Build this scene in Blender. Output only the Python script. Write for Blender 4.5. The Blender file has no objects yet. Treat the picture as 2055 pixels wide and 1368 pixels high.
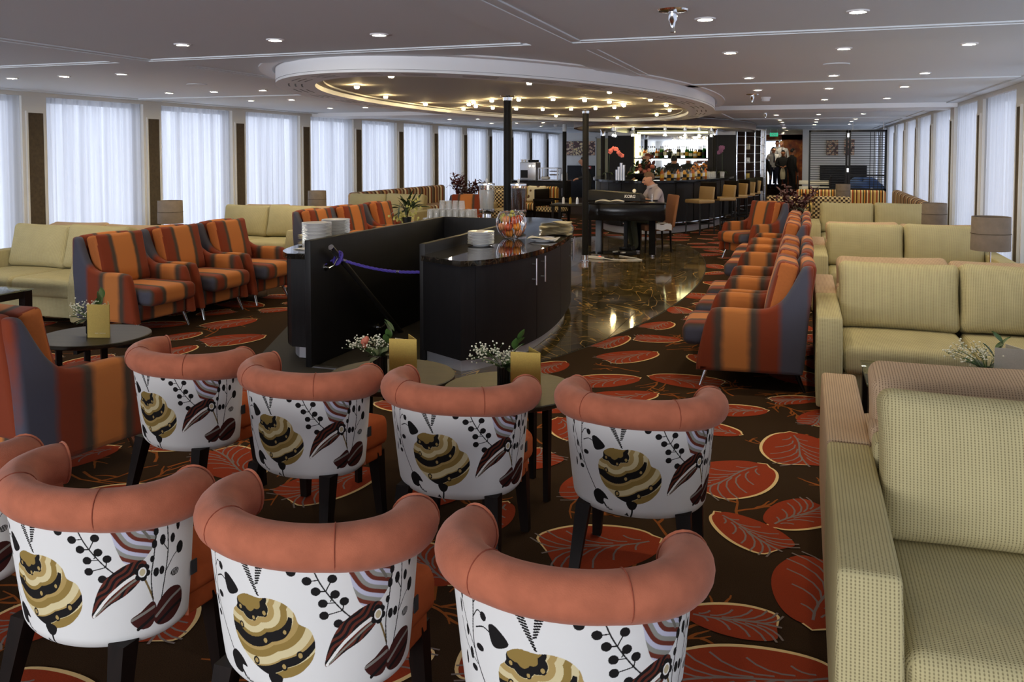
import bpy, bmesh, math, random
import numpy as np
from mathutils import Vector, Matrix, Euler
random.seed(11)
rng = np.random.default_rng(11)
PI = math.pi
SC = bpy.context.scene
COL = SC.collection
R = math.radians

# ------------------------------------------------------------------ camera, sky, daylight, exposure
cam_d = bpy.data.cameras.new('camera')
cam = bpy.data.objects.new('camera', cam_d)
COL.objects.link(cam)
cam.location = (0, 0, 1.6)
cam.rotation_euler = (R(90 - 2.593), 0, R(19.016))
cam_d.sensor_width = 36.0
cam_d.lens = 1700 / 2055 * 36.0
cam_d.shift_y = (383 - 684) / 2055
cam_d.clip_end = 200
SC.camera = cam

world = bpy.data.worlds.new('sky')
SC.world = world
world.use_nodes = True
_nt = world.node_tree
_bg = _nt.nodes['Background']
_bg.inputs['Color'].default_value = (0.74, 0.82, 1.0, 1)
_bg.inputs['Strength'].default_value = 1.75

def area_light(name, loc, rot, sx, sy, power, col):
    l = bpy.data.lights.new(name, 'AREA')
    l.shape = 'RECTANGLE'; l.size = sx; l.size_y = sy
    l.energy = power; l.color = col
    o = bpy.data.objects.new(name, l); COL.objects.link(o)
    o.location = loc; o.rotation_euler = rot
    return o
# daylight of the wide aft windows behind the camera
area_light('aft_window_daylight', (-3.15, -6.15, 1.45), (R(90), 0, 0), 9.4, 1.5, 380, (0.97, 0.97, 1.0))

SC.view_settings.view_transform = 'Standard'
SC.view_settings.look = 'None'
SC.view_settings.gamma = 1.0
SC.view_settings.exposure = 0.56
try: SC.view_settings.use_curve_mapping = False
except Exception: pass
SC.cycles.use_denoising = True
SC.cycles.use_adaptive_sampling = True
SC.cycles.adaptive_threshold = 0.03
SC.cycles.max_bounces = 7
SC.cycles.diffuse_bounces = 4
SC.cycles.glossy_bounces = 4
SC.cycles.transmission_bounces = 6
SC.cycles.transparent_max_bounces = 8
SC.cycles.sample_clamp_indirect = 4.0
SC.cycles.caustics_reflective = False
SC.cycles.caustics_refractive = False

# ------------------------------------------------------------------ materials
def srgb(r, g, b):
    f = lambda c: ((c / 255 + 0.055) / 1.055) ** 2.4 if c > 10 else c / 255 / 12.92
    return (f(r), f(g), f(b), 1.0)

def newmat(name):
    m = bpy.data.materials.new(name); m.use_nodes = True
    nt = m.node_tree
    return m, nt, nt.nodes['Principled BSDF']

def M(name, col, rough=0.55, metal=0.0, spec=0.5, noise=None, bump=None, coat=0.0, emit=None, alpha=None, trans=0.0, sheen=0.0):
    m, nt, b = newmat(name)
    L = nt.links
    if len(col) == 3: col = (*col, 1)
    b.inputs['Base Color'].default_value = col
    b.inputs['Roughness'].default_value = rough
    b.inputs['Metallic'].default_value = metal
    b.inputs['Specular IOR Level'].default_value = spec
    if coat: b.inputs['Coat Weight'].default_value = coat; b.inputs['Coat Roughness'].default_value = 0.05
    if trans: b.inputs['Transmission Weight'].default_value = trans
    if sheen: b.inputs['Sheen Weight'].default_value = sheen
    if emit: b.inputs['Emission Color'].default_value = (*emit[0][:3], 1); b.inputs['Emission Strength'].default_value = emit[1]
    tc = None
    if noise or bump:
        tc = nt.nodes.new('ShaderNodeTexCoord')
    if noise:
        n = nt.nodes.new('ShaderNodeTexNoise'); n.inputs['Scale'].default_value = noise[0]; n.inputs['Detail'].default_value = 5
        L.new(tc.outputs['Object'], n.inputs['Vector'])
        mx = nt.nodes.new('ShaderNodeMix'); mx.data_type = 'RGBA'
        k = noise[1]
        mx.inputs['A'].default_value = tuple(max(0, c * (1 - k)) for c in col[:3]) + (1,)
        mx.inputs['B'].default_value = tuple(min(1, c * (1 + k)) for c in col[:3]) + (1,)
        L.new(n.outputs['Fac'], mx.inputs['Factor']); L.new(mx.outputs['Result'], b.inputs['Base Color'])
    if bump:
        n = nt.nodes.new('ShaderNodeTexNoise'); n.inputs['Scale'].default_value = bump[0]; n.inputs['Detail'].default_value = 3
        L.new(tc.outputs['Object'], n.inputs['Vector'])
        bp = nt.nodes.new('ShaderNodeBump'); bp.inputs['Strength'].default_value = bump[1]; bp.inputs['Distance'].default_value = 0.01
        L.new(n.outputs['Fac'], bp.inputs['Height']); L.new(bp.outputs['Normal'], b.inputs['Normal'])
    return m

def math_node(nt, op, a, b=None, c=None):
    n = nt.nodes.new('ShaderNodeMath'); n.operation = op
    for i, v in enumerate((a, b, c)):
        if v is None: continue
        if isinstance(v, (int, float)): n.inputs[i].default_value = v
        else: nt.links.new(v, n.inputs[i])
    return n.outputs[0]

def ramp_node(nt, fac, stops, mode='LINEAR'):
    r = nt.nodes.new('ShaderNodeValToRGB'); cr = r.color_ramp; cr.interpolation = mode
    while len(cr.elements) < len(stops): cr.elements.new(0.5)
    for e, (p, c) in zip(cr.elements, sorted(stops)):
        e.position = p; e.color = (*c[:3], 1)
    nt.links.new(fac, r.inputs['Fac'])
    return r.outputs['Color']

RUST = srgb(130, 57, 33); ORANGE = srgb(192, 119, 62); DARK = srgb(78, 66, 56); SLATE = srgb(80, 80, 92)

def stripe_mat(name, axis, stops, use_abs):
    """woven wool stripes: colour along one local axis of the piece"""
    m, nt, b = newmat(name)
    tc = nt.nodes.new('ShaderNodeTexCoord')
    sp = nt.nodes.new('ShaderNodeSeparateXYZ'); nt.links.new(tc.outputs['Object'], sp.inputs[0])
    n = nt.nodes.new('ShaderNodeTexNoise'); n.inputs['Scale'].default_value = 14; nt.links.new(tc.outputs['Object'], n.inputs['Vector'])
    w = math_node(nt, 'MULTIPLY_ADD', n.outputs['Fac'], 0.02, -0.01)
    v = math_node(nt, 'ADD', sp.outputs[axis], w)
    if use_abs: v = math_node(nt, 'ABSOLUTE', v); v = math_node(nt, 'DIVIDE', v, 0.40)
    else: v = math_node(nt, 'MULTIPLY_ADD', v, 1 / 0.9, 0.5)
    col = ramp_node(nt, v, stops)
    n2 = nt.nodes.new('ShaderNodeTexNoise'); n2.inputs['Scale'].default_value = 420; nt.links.new(tc.outputs['Object'], n2.inputs['Vector'])
    mx = nt.nodes.new('ShaderNodeMix'); mx.data_type = 'RGBA'; mx.blend_type = 'MULTIPLY'; mx.inputs['Factor'].default_value = 0.5
    nt.links.new(col, mx.inputs['A']); nt.links.new(n2.outputs['Color'], mx.inputs['B'])
    hs = nt.nodes.new('ShaderNodeMix'); hs.data_type = 'RGBA'; hs.inputs['Factor'].default_value = 0.75
    nt.links.new(mx.outputs['Result'], hs.inputs['A']); nt.links.new(col, hs.inputs['B'])
    nt.links.new(hs.outputs['Result'], b.inputs['Base Color'])
    b.inputs['Roughness'].default_value = 0.9; b.inputs['Specular IOR Level'].default_value = 0.15
    b.inputs['Sheen Weight'].default_value = 0.08
    return m

MAT = {}
MAT['stripe_b'] = stripe_mat('striped_wool_back', 0, [(0, ORANGE), (0.24, ORANGE), (0.30, DARK), (0.35, DARK), (0.41, RUST), (1, RUST)], True)
MAT['stripe_w'] = stripe_mat('striped_wool_across', 0, [(0, ORANGE), (0.24, ORANGE), (0.30, DARK), (0.35, DARK), (0.41, RUST), (0.58, RUST), (0.63, DARK), (0.68, SLATE), (1, SLATE)], True)
_sd = lambda y: y / 0.9 + 0.5
MAT['stripe_d'] = stripe_mat('striped_wool_along', 1, [(_sd(-0.40), RUST), (_sd(-0.25), RUST), (_sd(-0.21), DARK), (_sd(-0.19), DARK), (_sd(-0.15), ORANGE), (_sd(-0.02), ORANGE), (_sd(0.02), DARK), (_sd(0.04), DARK), (_sd(0.08), RUST), (_sd(0.18), RUST), (_sd(0.22), SLATE), (_sd(0.36), SLATE), (_sd(0.40), RUST)], False)
MAT['stripe_gusset'] = M('wool_gusset', srgb(178, 104, 56), 0.9, spec=0.1, noise=(60, 0.12))

def waffle_mat(name, base, dot, pitch=0.0115):
    m, nt, b = newmat(name)
    uv = nt.nodes.new('ShaderNodeUVMap'); uv.uv_map = 'UVMap'
    sp = nt.nodes.new('ShaderNodeSeparateXYZ'); nt.links.new(uv.outputs['UV'], sp.inputs[0])
    sx = math_node(nt, 'SINE', math_node(nt, 'MULTIPLY', sp.outputs[0], 2 * PI / pitch))
    sy = math_node(nt, 'SINE', math_node(nt, 'MULTIPLY', sp.outputs[1], 2 * PI / (pitch * 0.8)))
    a = math_node(nt, 'MULTIPLY_ADD', sx, 0.5, 0.5); c = math_node(nt, 'MULTIPLY_ADD', sy, 0.5, 0.5)
    p = math_node(nt, 'MULTIPLY', math_node(nt, 'POWER', a, 2.0), math_node(nt, 'POWER', c, 1.3))
    rib = tuple(c * .80 for c in base[:3]); dot = tuple(.75 * d + .25 * c for d, c in zip(dot[:3], base[:3]))
    q = math_node(nt, 'MULTIPLY_ADD', p, 0.72, math_node(nt, 'MULTIPLY', math_node(nt, 'POWER', a, 3.0), 0.28))
    col = ramp_node(nt, q, [(0, base), (0.18, base), (0.34, rib), (0.72, dot), (1, dot)])
    nz = nt.nodes.new('ShaderNodeTexNoise'); nz.inputs['Scale'].default_value = 7; nz.inputs['Detail'].default_value = 4
    tc = nt.nodes.new('ShaderNodeTexCoord'); nt.links.new(tc.outputs['Object'], nz.inputs['Vector'])
    mx = nt.nodes.new('ShaderNodeMix'); mx.data_type = 'RGBA'; mx.blend_type = 'OVERLAY'; mx.inputs['Factor'].default_value = 0.12
    nt.links.new(col, mx.inputs['A']); nt.links.new(nz.outputs['Fac'], mx.inputs['B'])
    nt.links.new(mx.outputs['Result'], b.inputs['Base Color'])
    bp = nt.nodes.new('ShaderNodeBump'); bp.inputs['Strength'].default_value = 0.5; bp.inputs['Distance'].default_value = 0.003; bp.invert = True
    nt.links.new(p, bp.inputs['Height']); nt.links.new(bp.outputs['Normal'], b.inputs['Normal'])
    b.inputs['Roughness'].default_value = 0.92; b.inputs['Specular IOR Level'].default_value = 0.1
    return m
MAT['waffle'] = waffle_mat('waffle_weave_olive', srgb(190, 178, 134), srgb(120, 108, 78), .0095)
MAT['waffle_pink'] = waffle_mat('waffle_weave_beige', srgb(196, 168, 136), srgb(118, 90, 74), .0095)

def glass_mat(name, col=(1, 1, 1), refl=0.02, rough=0.02, tint=1.0, milky=0.0):
    """thin clear glass: see-through with a sheen, lets light pass"""
    m = bpy.data.materials.new(name); m.use_nodes = True; nt = m.node_tree
    nt.nodes.clear()
    o = nt.nodes.new('ShaderNodeOutputMaterial'); t = nt.nodes.new('ShaderNodeBsdfTransparent'); g = nt.nodes.new('ShaderNodeBsdfGlossy')
    t.inputs['Color'].default_value = (*[c * tint for c in col[:3]], 1); g.inputs['Roughness'].default_value = rough
    f = nt.nodes.new('ShaderNodeLayerWeight'); f.inputs['Blend'].default_value = 0.5
    ad = math_node(nt, 'MULTIPLY_ADD', math_node(nt, 'POWER', f.outputs['Facing'], 4.0), 0.55, refl + 0.03)
    mx = nt.nodes.new('ShaderNodeMixShader'); nt.links.new(ad, mx.inputs[0]); nt.links.new(t.outputs[0], mx.inputs[1]); nt.links.new(g.outputs[0], mx.inputs[2])
    if milky:
        df = nt.nodes.new('ShaderNodeBsdfDiffuse'); df.inputs['Color'].default_value = (.85, .87, .88, 1)
        m2 = nt.nodes.new('ShaderNodeMixShader'); m2.inputs[0].default_value = milky
        nt.links.new(mx.outputs[0], m2.inputs[1]); nt.links.new(df.outputs[0], m2.inputs[2]); mx = m2
    nt.links.new(mx.outputs[0], o.inputs['Surface'])
    return m
MAT['tumbler'] = glass_mat('pressed_tumbler_glass', milky=0.22)
MAT['glass'] = glass_mat('clear_glass')
MAT['window_glass'] = glass_mat('window_glass', refl=0.0)
MAT['table_glass'] = glass_mat('smoked_table_glass', (0.75, 0.8, 0.75), 0.06)

def curtain_mat():
    m = bpy.data.materials.new('sheer_curtain'); m.use_nodes = True; nt = m.node_tree; nt.nodes.clear()
    o = nt.nodes.new('ShaderNodeOutputMaterial')
    tl = nt.nodes.new('ShaderNodeBsdfTranslucent'); tl.inputs['Color'].default_value = (0.46, 0.47, 0.50, 1)
    df = nt.nodes.new('ShaderNodeBsdfDiffuse'); df.inputs['Color'].default_value = (0.8, 0.8, 0.8, 1)
    tp = nt.nodes.new('ShaderNodeBsdfTransparent')
    a = nt.nodes.new('ShaderNodeMixShader'); a.inputs[0].default_value = 0.30
    nt.links.new(tl.outputs[0], a.inputs[1]); nt.links.new(df.outputs[0], a.inputs[2])
    b = nt.nodes.new('ShaderNodeMixShader')
    tc = nt.nodes.new('ShaderNodeTexCoord'); mp = nt.nodes.new('ShaderNodeMapping'); mp.inputs['Scale'].default_value = (9, 9, 0.15)
    nt.links.new(tc.outputs['Object'], mp.inputs['Vector'])
    n = nt.nodes.new('ShaderNodeTexNoise'); n.inputs['Scale'].default_value = 1.4; n.inputs['Detail'].default_value = 3; nt.links.new(mp.outputs[0], n.inputs['Vector'])
    k = math_node(nt, 'MULTIPLY_ADD', n.outputs['Fac'], 0.7, -0.22)
    nt.links.new(k, b.inputs[0]); nt.links.new(a.outputs[0], b.inputs[1]); nt.links.new(tp.outputs[0], b.inputs[2])
    nt.links.new(b.outputs[0], o.inputs['Surface'])
    return m
MAT['curtain'] = curtain_mat()

def marble_mat(name, base, dark, vein, scale=1.0, rough=0.06):
    m, nt, b = newmat(name); L = nt.links
    tc = nt.nodes.new('ShaderNodeTexCoord')
    oi = nt.nodes.new('ShaderNodeObjectInfo')
    ro = nt.nodes.new('ShaderNodeVectorRotate'); ro.rotation_type = 'Z_AXIS'
    L.new(tc.outputs['Object'], ro.inputs['Vector'])
    an = math_node(nt, 'MULTIPLY', oi.outputs['Random'], 6.0); L.new(an, ro.inputs['Angle'])
    ad = nt.nodes.new('ShaderNodeVectorMath'); ad.operation = 'ADD'; L.new(ro.outputs[0], ad.inputs[0])
    cb = nt.nodes.new('ShaderNodeCombineXYZ'); r2 = math_node(nt, 'MULTIPLY', oi.outputs['Random'], 37.0); L.new(r2, cb.inputs[0]); L.new(r2, cb.inputs[1]); L.new(cb.outputs[0], ad.inputs[1])
    n1 = nt.nodes.new('ShaderNodeTexNoise'); n1.inputs['Scale'].default_value = 3.0 * scale; n1.inputs['Detail'].default_value = 6; L.new(ad.outputs[0], n1.inputs['Vector'])
    base_c = ramp_node(nt, n1.outputs['Fac'], [(0.3, dark), (0.7, base)])
    mp = nt.nodes.new('ShaderNodeMapping'); mp.inputs['Scale'].default_value = (0.7, 3.6, 1); L.new(ad.outputs[0], mp.inputs['Vector'])
    n2 = nt.nodes.new('ShaderNodeTexNoise'); n2.inputs['Scale'].default_value = 1.5 * scale; n2.inputs['Detail'].default_value = 1.2; n2.inputs['Distortion'].default_value = 0.25; L.new(mp.outputs[0], n2.inputs['Vector'])
    d = math_node(nt, 'ABSOLUTE', math_node(nt, 'SUBTRACT', n2.outputs['Fac'], 0.5))
    v = ramp_node(nt, d, [(0, (.9, .9, .9)), (0.0035, (0.6, 0.6, 0.6)), (0.010, (0, 0, 0))])
    mp2 = nt.nodes.new('ShaderNodeMapping'); mp2.inputs['Scale'].default_value = (2.6, 0.5, 1); mp2.inputs['Rotation'].default_value = (0, 0, 0.9); L.new(ad.outputs[0], mp2.inputs['Vector'])
    n3 = nt.nodes.new('ShaderNodeTexNoise'); n3.inputs['Scale'].default_value = 2.4 * scale; n3.inputs['Detail'].default_value = 1.0; L.new(mp2.outputs[0], n3.inputs['Vector'])
    d3 = math_node(nt, 'ABSOLUTE', math_node(nt, 'SUBTRACT', n3.outputs['Fac'], 0.46))
    v3 = ramp_node(nt, d3, [(0, (.7, .7, .7)), (0.003, (0.4, 0.4, 0.4)), (0.010, (0, 0, 0))])
    vm = nt.nodes.new('ShaderNodeMix'); vm.data_type = 'RGBA'; vm.blend_type = 'LIGHTEN'; vm.inputs['Factor'].default_value = 1.0; L.new(v, vm.inputs['A']); L.new(v3, vm.inputs['B']); v = vm.outputs['Result']
    mx = nt.nodes.new('ShaderNodeMix'); mx.data_type = 'RGBA'; L.new(v, mx.inputs['Factor']); L.new(base_c, mx.inputs['A']); mx.inputs['B'].default_value = vein
    L.new(mx.outputs['Result'], b.inputs['Base Color'])
    b.inputs['Roughness'].default_value = rough
    return m
MAT['marble'] = marble_mat('dark_golden_marble', srgb(98, 84, 52), srgb(40, 35, 24), srgb(206, 166, 92))
MAT['granite'] = marble_mat('black_veined_granite', srgb(34, 31, 28), srgb(16, 15, 14), srgb(70, 62, 50), 3.0, 0.05)

def wood_mat(name, c1, c2, rough=0.35, axis=2, sc=1.0, spec=0.5):
    m, nt, b = newmat(name); L = nt.links
    tc = nt.nodes.new('ShaderNodeTexCoord'); mp = nt.nodes.new('ShaderNodeMapping')
    s = [30 * sc] * 3; s[axis] = 1.2 * sc; mp.inputs['Scale'].default_value = s
    L.new(tc.outputs['Object'], mp.inputs['Vector'])
    n = nt.nodes.new('ShaderNodeTexNoise'); n.inputs['Scale'].default_value = 2; n.inputs['Detail'].default_value = 5; L.new(mp.outputs[0], n.inputs['Vector'])
    L.new(ramp_node(nt, n.outputs['Fac'], [(0.3, c1), (0.7, c2)]), b.inputs['Base Color'])
    b.inputs['Roughness'].default_value = rough; b.inputs['Specular IOR Level'].default_value = spec
    return m
MAT['blackwood'] = wood_mat('black_stained_oak', srgb(13, 12, 14), srgb(22, 21, 23), 0.5, spec=0.3)
MAT['tablewood'] = wood_mat('dark_wenge_table', srgb(34, 29, 21), srgb(52, 45, 32), 0.42, axis=0, spec=0.25)
MAT['legwood'] = wood_mat('espresso_leg_wood', srgb(16, 10, 8), srgb(26, 16, 12), 0.5, spec=0.15)
MAT['brownwood'] = wood_mat('walnut_veneer', srgb(60, 36, 22), srgb(92, 58, 34), 0.35)
MAT['ceil'] = M('ceiling_white_paint', (0.74, 0.79, 0.83), 0.7, noise=(0.6, 0.02))
MAT['ceil_white'] = M('fascia_white_lacquer', (0.86, 0.87, 0.89), 0.5)
MAT['wall'] = M('warm_white_panel', (0.66, 0.65, 0.62), 0.7, noise=(2, 0.03))
MAT['leather'] = M('brown_textured_leather', srgb(82, 72, 58), 0.9, spec=0.1, noise=(26, 0.35), bump=(60, 0.3))
MAT['lampshade'] = M('taupe_parchment_shade', srgb(128, 114, 98), 0.8, noise=(18, 0.25))
MAT['chrome'] = M('polished_chrome', (0.85, 0.86, 0.88), 0.12, 1.0)
MAT['steel'] = M('brushed_steel', (0.62, 0.62, 0.64), 0.32, 1.0)
MAT['alu'] = M('plinth_aluminium', (0.55, 0.55, 0.58), 0.45, 0.6)
MAT['black'] = M('black_lacquer', (0.012, 0.012, 0.014), 0.45, spec=0.2)
MAT['blackgloss'] = M('black_piano_gloss', (0.008, 0.008, 0.01), 0.14, spec=0.22)
MAT['suede'] = M('terracotta_suede', srgb(174, 101, 74), 0.85, spec=0.15, noise=(16, 0.34), bump=(300, 0.12), sheen=0.15)
MAT['seat_orange'] = M('orange_seat_fabric', srgb(172, 86, 46), 0.9, spec=0.1, noise=(40, 0.1))
MAT['gold_card'] = M('gold_menu_cover', srgb(178, 152, 70), 0.42, 0.35, noise=(220, 0.2))
MAT['card_silver'] = M('silver_menu_cover', srgb(190, 188, 176), 0.4, 0.3, noise=(150, 0.12))
MAT['paper'] = M('cream_paper', srgb(226, 218, 196), 0.8)
MAT['white_paper'] = M('white_paper', (0.82, 0.82, 0.84), 0.7)
MAT['porcelain'] = M('white_porcelain', (0.82, 0.82, 0.83), 0.12)
MAT['napkin'] = M('ivory_napkin', srgb(232, 222, 192), 0.85, bump=(60, 0.2))
MAT['leaf'] = M('leaf_green', srgb(62, 92, 40), 0.5, noise=(20, 0.3))
MAT['leaf_dark'] = M('dark_leaf_green', srgb(40, 58, 30), 0.5, noise=(20, 0.3))
MAT['leaf_red'] = M('burgundy_leaf', srgb(74, 26, 26), 0.55, noise=(20, 0.35))
MAT['stem'] = M('stem_brown', srgb(66, 46, 30), 0.8)
MAT['blossom'] = M('ivory_blossom', srgb(240, 238, 216), 0.7)
MAT['blossom_y'] = M('yellow_green_blossom', srgb(204, 196, 110), 0.7, noise=(30, 0.2))
MAT['rose'] = M('dusky_rose_petal', srgb(196, 110, 84), 0.6)
MAT['orchid_pink'] = M('coral_orchid_petal', srgb(236, 126, 120), 0.5, noise=(40, 0.2))
MAT['orchid_mauve'] = M('mauve_orchid_petal', srgb(168, 110, 150), 0.5, noise=(40, 0.2))
MAT['vase_black'] = M('black_ribbed_vase', (0.015, 0.016, 0.016), 0.3)
MAT['lens'] = M('downlight_lens', (1, 0.9, 0.7), 0.4, emit=((1.0, 0.86, 0.60), 420))
MAT['star'] = M('warm_halogen_bulb', (1, 0.8, 0.45), 0.4, emit=((1.0, 0.74, 0.34), 200))
MAT['rope'] = M('purple_rope', srgb(66, 52, 150), 0.7, bump=(200, 0.5))
MAT['skin'] = M('skin_light', srgb(206, 150, 122), 0.55, noise=(20, 0.06))
MAT['skin_tan'] = M('skin_tanned', srgb(168, 112, 82), 0.55)
MAT['hair_brown'] = M('greying_brown_hair', srgb(112, 82, 58), 0.7, noise=(50, 0.3))
MAT['hair_red'] = M('auburn_hair', srgb(112, 44, 24), 0.6, noise=(50, 0.25))
MAT['hair_black'] = M('black_hair', srgb(18, 15, 15), 0.5)
MAT['hair_blond'] = M('blond_hair', srgb(196, 160, 108), 0.6, noise=(50, 0.2))
MAT['shirt_grey'] = M('lavender_grey_shirt', srgb(176, 166, 172), 0.8, noise=(12, 0.08))
MAT['shirt_white'] = M('white_shirt', (0.80, 0.80, 0.84), 0.75)
MAT['cloth_black'] = M('black_cloth', (0.016, 0.016, 0.018), 0.85)
MAT['cloth_olive'] = M('olive_trousers', srgb(60, 62, 46), 0.85)
MAT['cloth_khaki'] = M('khaki_cloth', srgb(120, 100, 66), 0.85)
MAT['cloth_navy'] = M('navy_cloth', srgb(36, 40, 66), 0.85)
MAT['denim'] = M('blue_denim', srgb(58, 82, 124), 0.85, noise=(9, 0.4))

# ------------------------------------------------------------------ geometry helpers
from mathutils.geometry import tessellate_polygon
def tess(poly):
    out = []
    for t in tessellate_polygon([[Vector((p[0], p[1], 0)) for p in poly]]):
        a, b, c = (Vector(poly[i][:2]) for i in t)
        out.append(tuple(t) if (b - a).cross(c - a) > 0 else tuple(t)[::-1])
    return out
class MB:
    def __init__(s): s.v = []; s.f = []; s.m = []
    def add(s, verts, faces, mi=0, T=None):
        o = len(s.v)
        if T is not None: verts = [tuple(T @ Vector(p)) for p in verts]
        s.v.extend([tuple(p) for p in verts])
        s.f.extend([tuple(i + o for i in f) for f in faces]); s.m.extend([mi] * len(faces))
        return s
    def box(s, x0, x1, y0, y1, z0, z1, mi=0, T=None):
        v = [(x0, y0, z0), (x1, y0, z0), (x1, y1, z0), (x0, y1, z0), (x0, y0, z1), (x1, y0, z1), (x1, y1, z1), (x0, y1, z1)]
        return s.add(v, [(0, 3, 2, 1), (4, 5, 6, 7), (0, 1, 5, 4), (1, 2, 6, 5), (2, 3, 7, 6), (3, 0, 4, 7)], mi, T)
    def rbox(s, c, size, r, seg=3, div=1, mi=0, T=None, fn=None):
        v, f = rbox_pts([a / 2 for a in size], r, seg, div)
        if fn: v = [fn(p) for p in v]
        v = [(p[0] + c[0], p[1] + c[1], p[2] + c[2]) for p in v]
        return s.add(v, f, mi, T)
    def tube(s, path, r, n=8, mi=0, T=None, caps=True, closed=False, sec=None):
        P = [Vector(p) for p in path]; k = len(P)
        rr = r if isinstance(r, (list, tuple)) else [r] * k
        vs = []; fs = []; up = None
        for i in range(k):
            if closed: t = P[(i + 1) % k] - P[i - 1]
            else: t = P[min(i + 1, k - 1)] - P[max(i - 1, 0)]
            if t.length < 1e-9: t = Vector((0, 0, 1))
            t.normalize()
            if up is None: up = Vector((0, 0, 1)) if abs(t.z) < 0.9 else Vector((1, 0, 0))
            a = t.cross(up)
            if a.length < 1e-6: a = t.cross(Vector((0, 1, 0)))
            a.normalize(); b = a.cross(t).normalized(); up = b
            for j in range(n):
                q = 2 * PI * j / n
                ca, sb = (math.cos(q), math.sin(q)) if sec is None else sec(q)
                vs.append(P[i] + (a * ca + b * sb) * rr[i])
        m = k if closed else k - 1
        for i in range(m):
            for j in range(n):
                i2 = (i + 1) % k; j2 = (j + 1) % n
                fs.append((i * n + j, i * n + j2, i2 * n + j2, i2 * n + j))
        if caps and not closed:
            fs.append(tuple(range(n - 1, -1, -1))); fs.append(tuple((k - 1) * n + j for j in range(n)))
        return s.add(vs, fs, mi, T)
    def lathe(s, prof, n=24, mi=0, T=None, c=(0, 0)):
        vs = []; fs = []
        for (r, z) in prof:
            for j in range(n):
                a = 2 * PI * j / n; vs.append((c[0] + r * math.cos(a), c[1] + r * math.sin(a), z))
        for i in range(len(prof) - 1):
            for j in range(n):
                j2 = (j + 1) % n; fs.append((i * n + j, i * n + j2, (i + 1) * n + j2, (i + 1) * n + j))
        if prof[0][0] > 1e-5: fs.append(tuple(range(n - 1, -1, -1)))
        if prof[-1][0] > 1e-5: fs.append(tuple((len(prof) - 1) * n + j for j in range(n)))
        return s.add(vs, fs, mi, T)
    def prism(s, poly, z0, z1, mi=0, T=None):
        n = len(poly)
        a = sum(poly[i][0] * poly[(i + 1) % n][1] - poly[(i + 1) % n][0] * poly[i][1] for i in range(n))
        if a < 0: poly = poly[::-1]
        v = [(p[0], p[1], z0) for p in poly] + [(p[0], p[1], z1) for p in poly]
        tr = tess(poly)
        f = [t[::-1] for t in tr] + [tuple(i + n for i in t) for t in tr] + [(i, (i + 1) % n, n + (i + 1) % n, n + i) for i in range(n)]
        return s.add(v, f, mi, T)
    def prism_round(s, poly, h, r, seg=3, mi=0, T=None):
        """closed outline in XY, thickness h along Z (centred), rounded rim"""
        n = len(poly)
        a = sum(poly[i][0] * poly[(i + 1) % n][1] - poly[(i + 1) % n][0] * poly[i][1] for i in range(n))
        if a < 0: poly = poly[::-1]
        nor = []
        for i in range(n):
            p, q, w = Vector(poly[i - 1][:2]), Vector(poly[i][:2]), Vector(poly[(i + 1) % n][:2])
            e1 = (q - p).normalized(); e2 = (w - q).normalized()
            m = Vector((e1.y + e2.y, -e1.x - e2.x))
            m = m.normalized() if m.length > 1e-6 else Vector((e1.y, -e1.x))
            nor.append(m)
        rings = []
        for k in range(seg + 1):
            q = PI / 2 * k / seg; rings.append((r * (1 - math.sin(q)), -h / 2 + r * (1 - math.cos(q))))
        rings = rings + [(i, -z) for (i, z) in rings[::-1]]
        vs = []; fs = []
        for (ins, z) in rings:
            for i in range(n): vs.append((poly[i][0] - nor[i].x * ins, poly[i][1] - nor[i].y * ins, z))
        for k in range(len(rings) - 1):
            for i in range(n):
                j = (i + 1) % n; fs.append((k * n + i, k * n + j, (k + 1) * n + j, (k + 1) * n + i))
        tr = tess([v[:2] for v in vs[:n]])
        fs += [t[::-1] for t in tr] + [tuple(i + (len(rings) - 1) * n for i in t) for t in tr]
        return s.add(vs, fs, mi, T)
    def grid(s, fn, nu, nv, mi=0, T=None, closed_u=False):
        vs = [fn(i / (nu if closed_u else nu - 1), j / (nv - 1)) for j in range(nv) for i in range(nu)]
        fs = []
        for j in range(nv - 1):
            for i in range(nu if closed_u else nu - 1):
                i2 = (i + 1) % nu; fs.append((j * nu + i, j * nu + i2, (j + 1) * nu + i2, (j + 1) * nu + i))
        return s.add(vs, fs, mi, T)
    def ball(s, c, r, n=8, mi=0, sc=(1, 1, 1), T=None):
        m = max(4, n // 2 + 1)
        prof = [(max(1e-6, math.sin(PI * k / m)) * r, -math.cos(PI * k / m) * r) for k in range(m + 1)]
        t = Matrix.Translation(c) @ Matrix.Diagonal((*sc, 1))
        if T is not None: t = T @ t
        vs = []; fs = []
        for (a, z) in prof:
            for j in range(n): q = 2 * PI * j / n; vs.append((a * math.cos(q), a * math.sin(q), z))
        for i in range(m):
            for j in range(n): fs.append((i * n + j, i * n + (j + 1) % n, (i + 1) * n + (j + 1) % n, (i + 1) * n + j))
        return s.add(vs, fs, mi, t)

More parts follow.
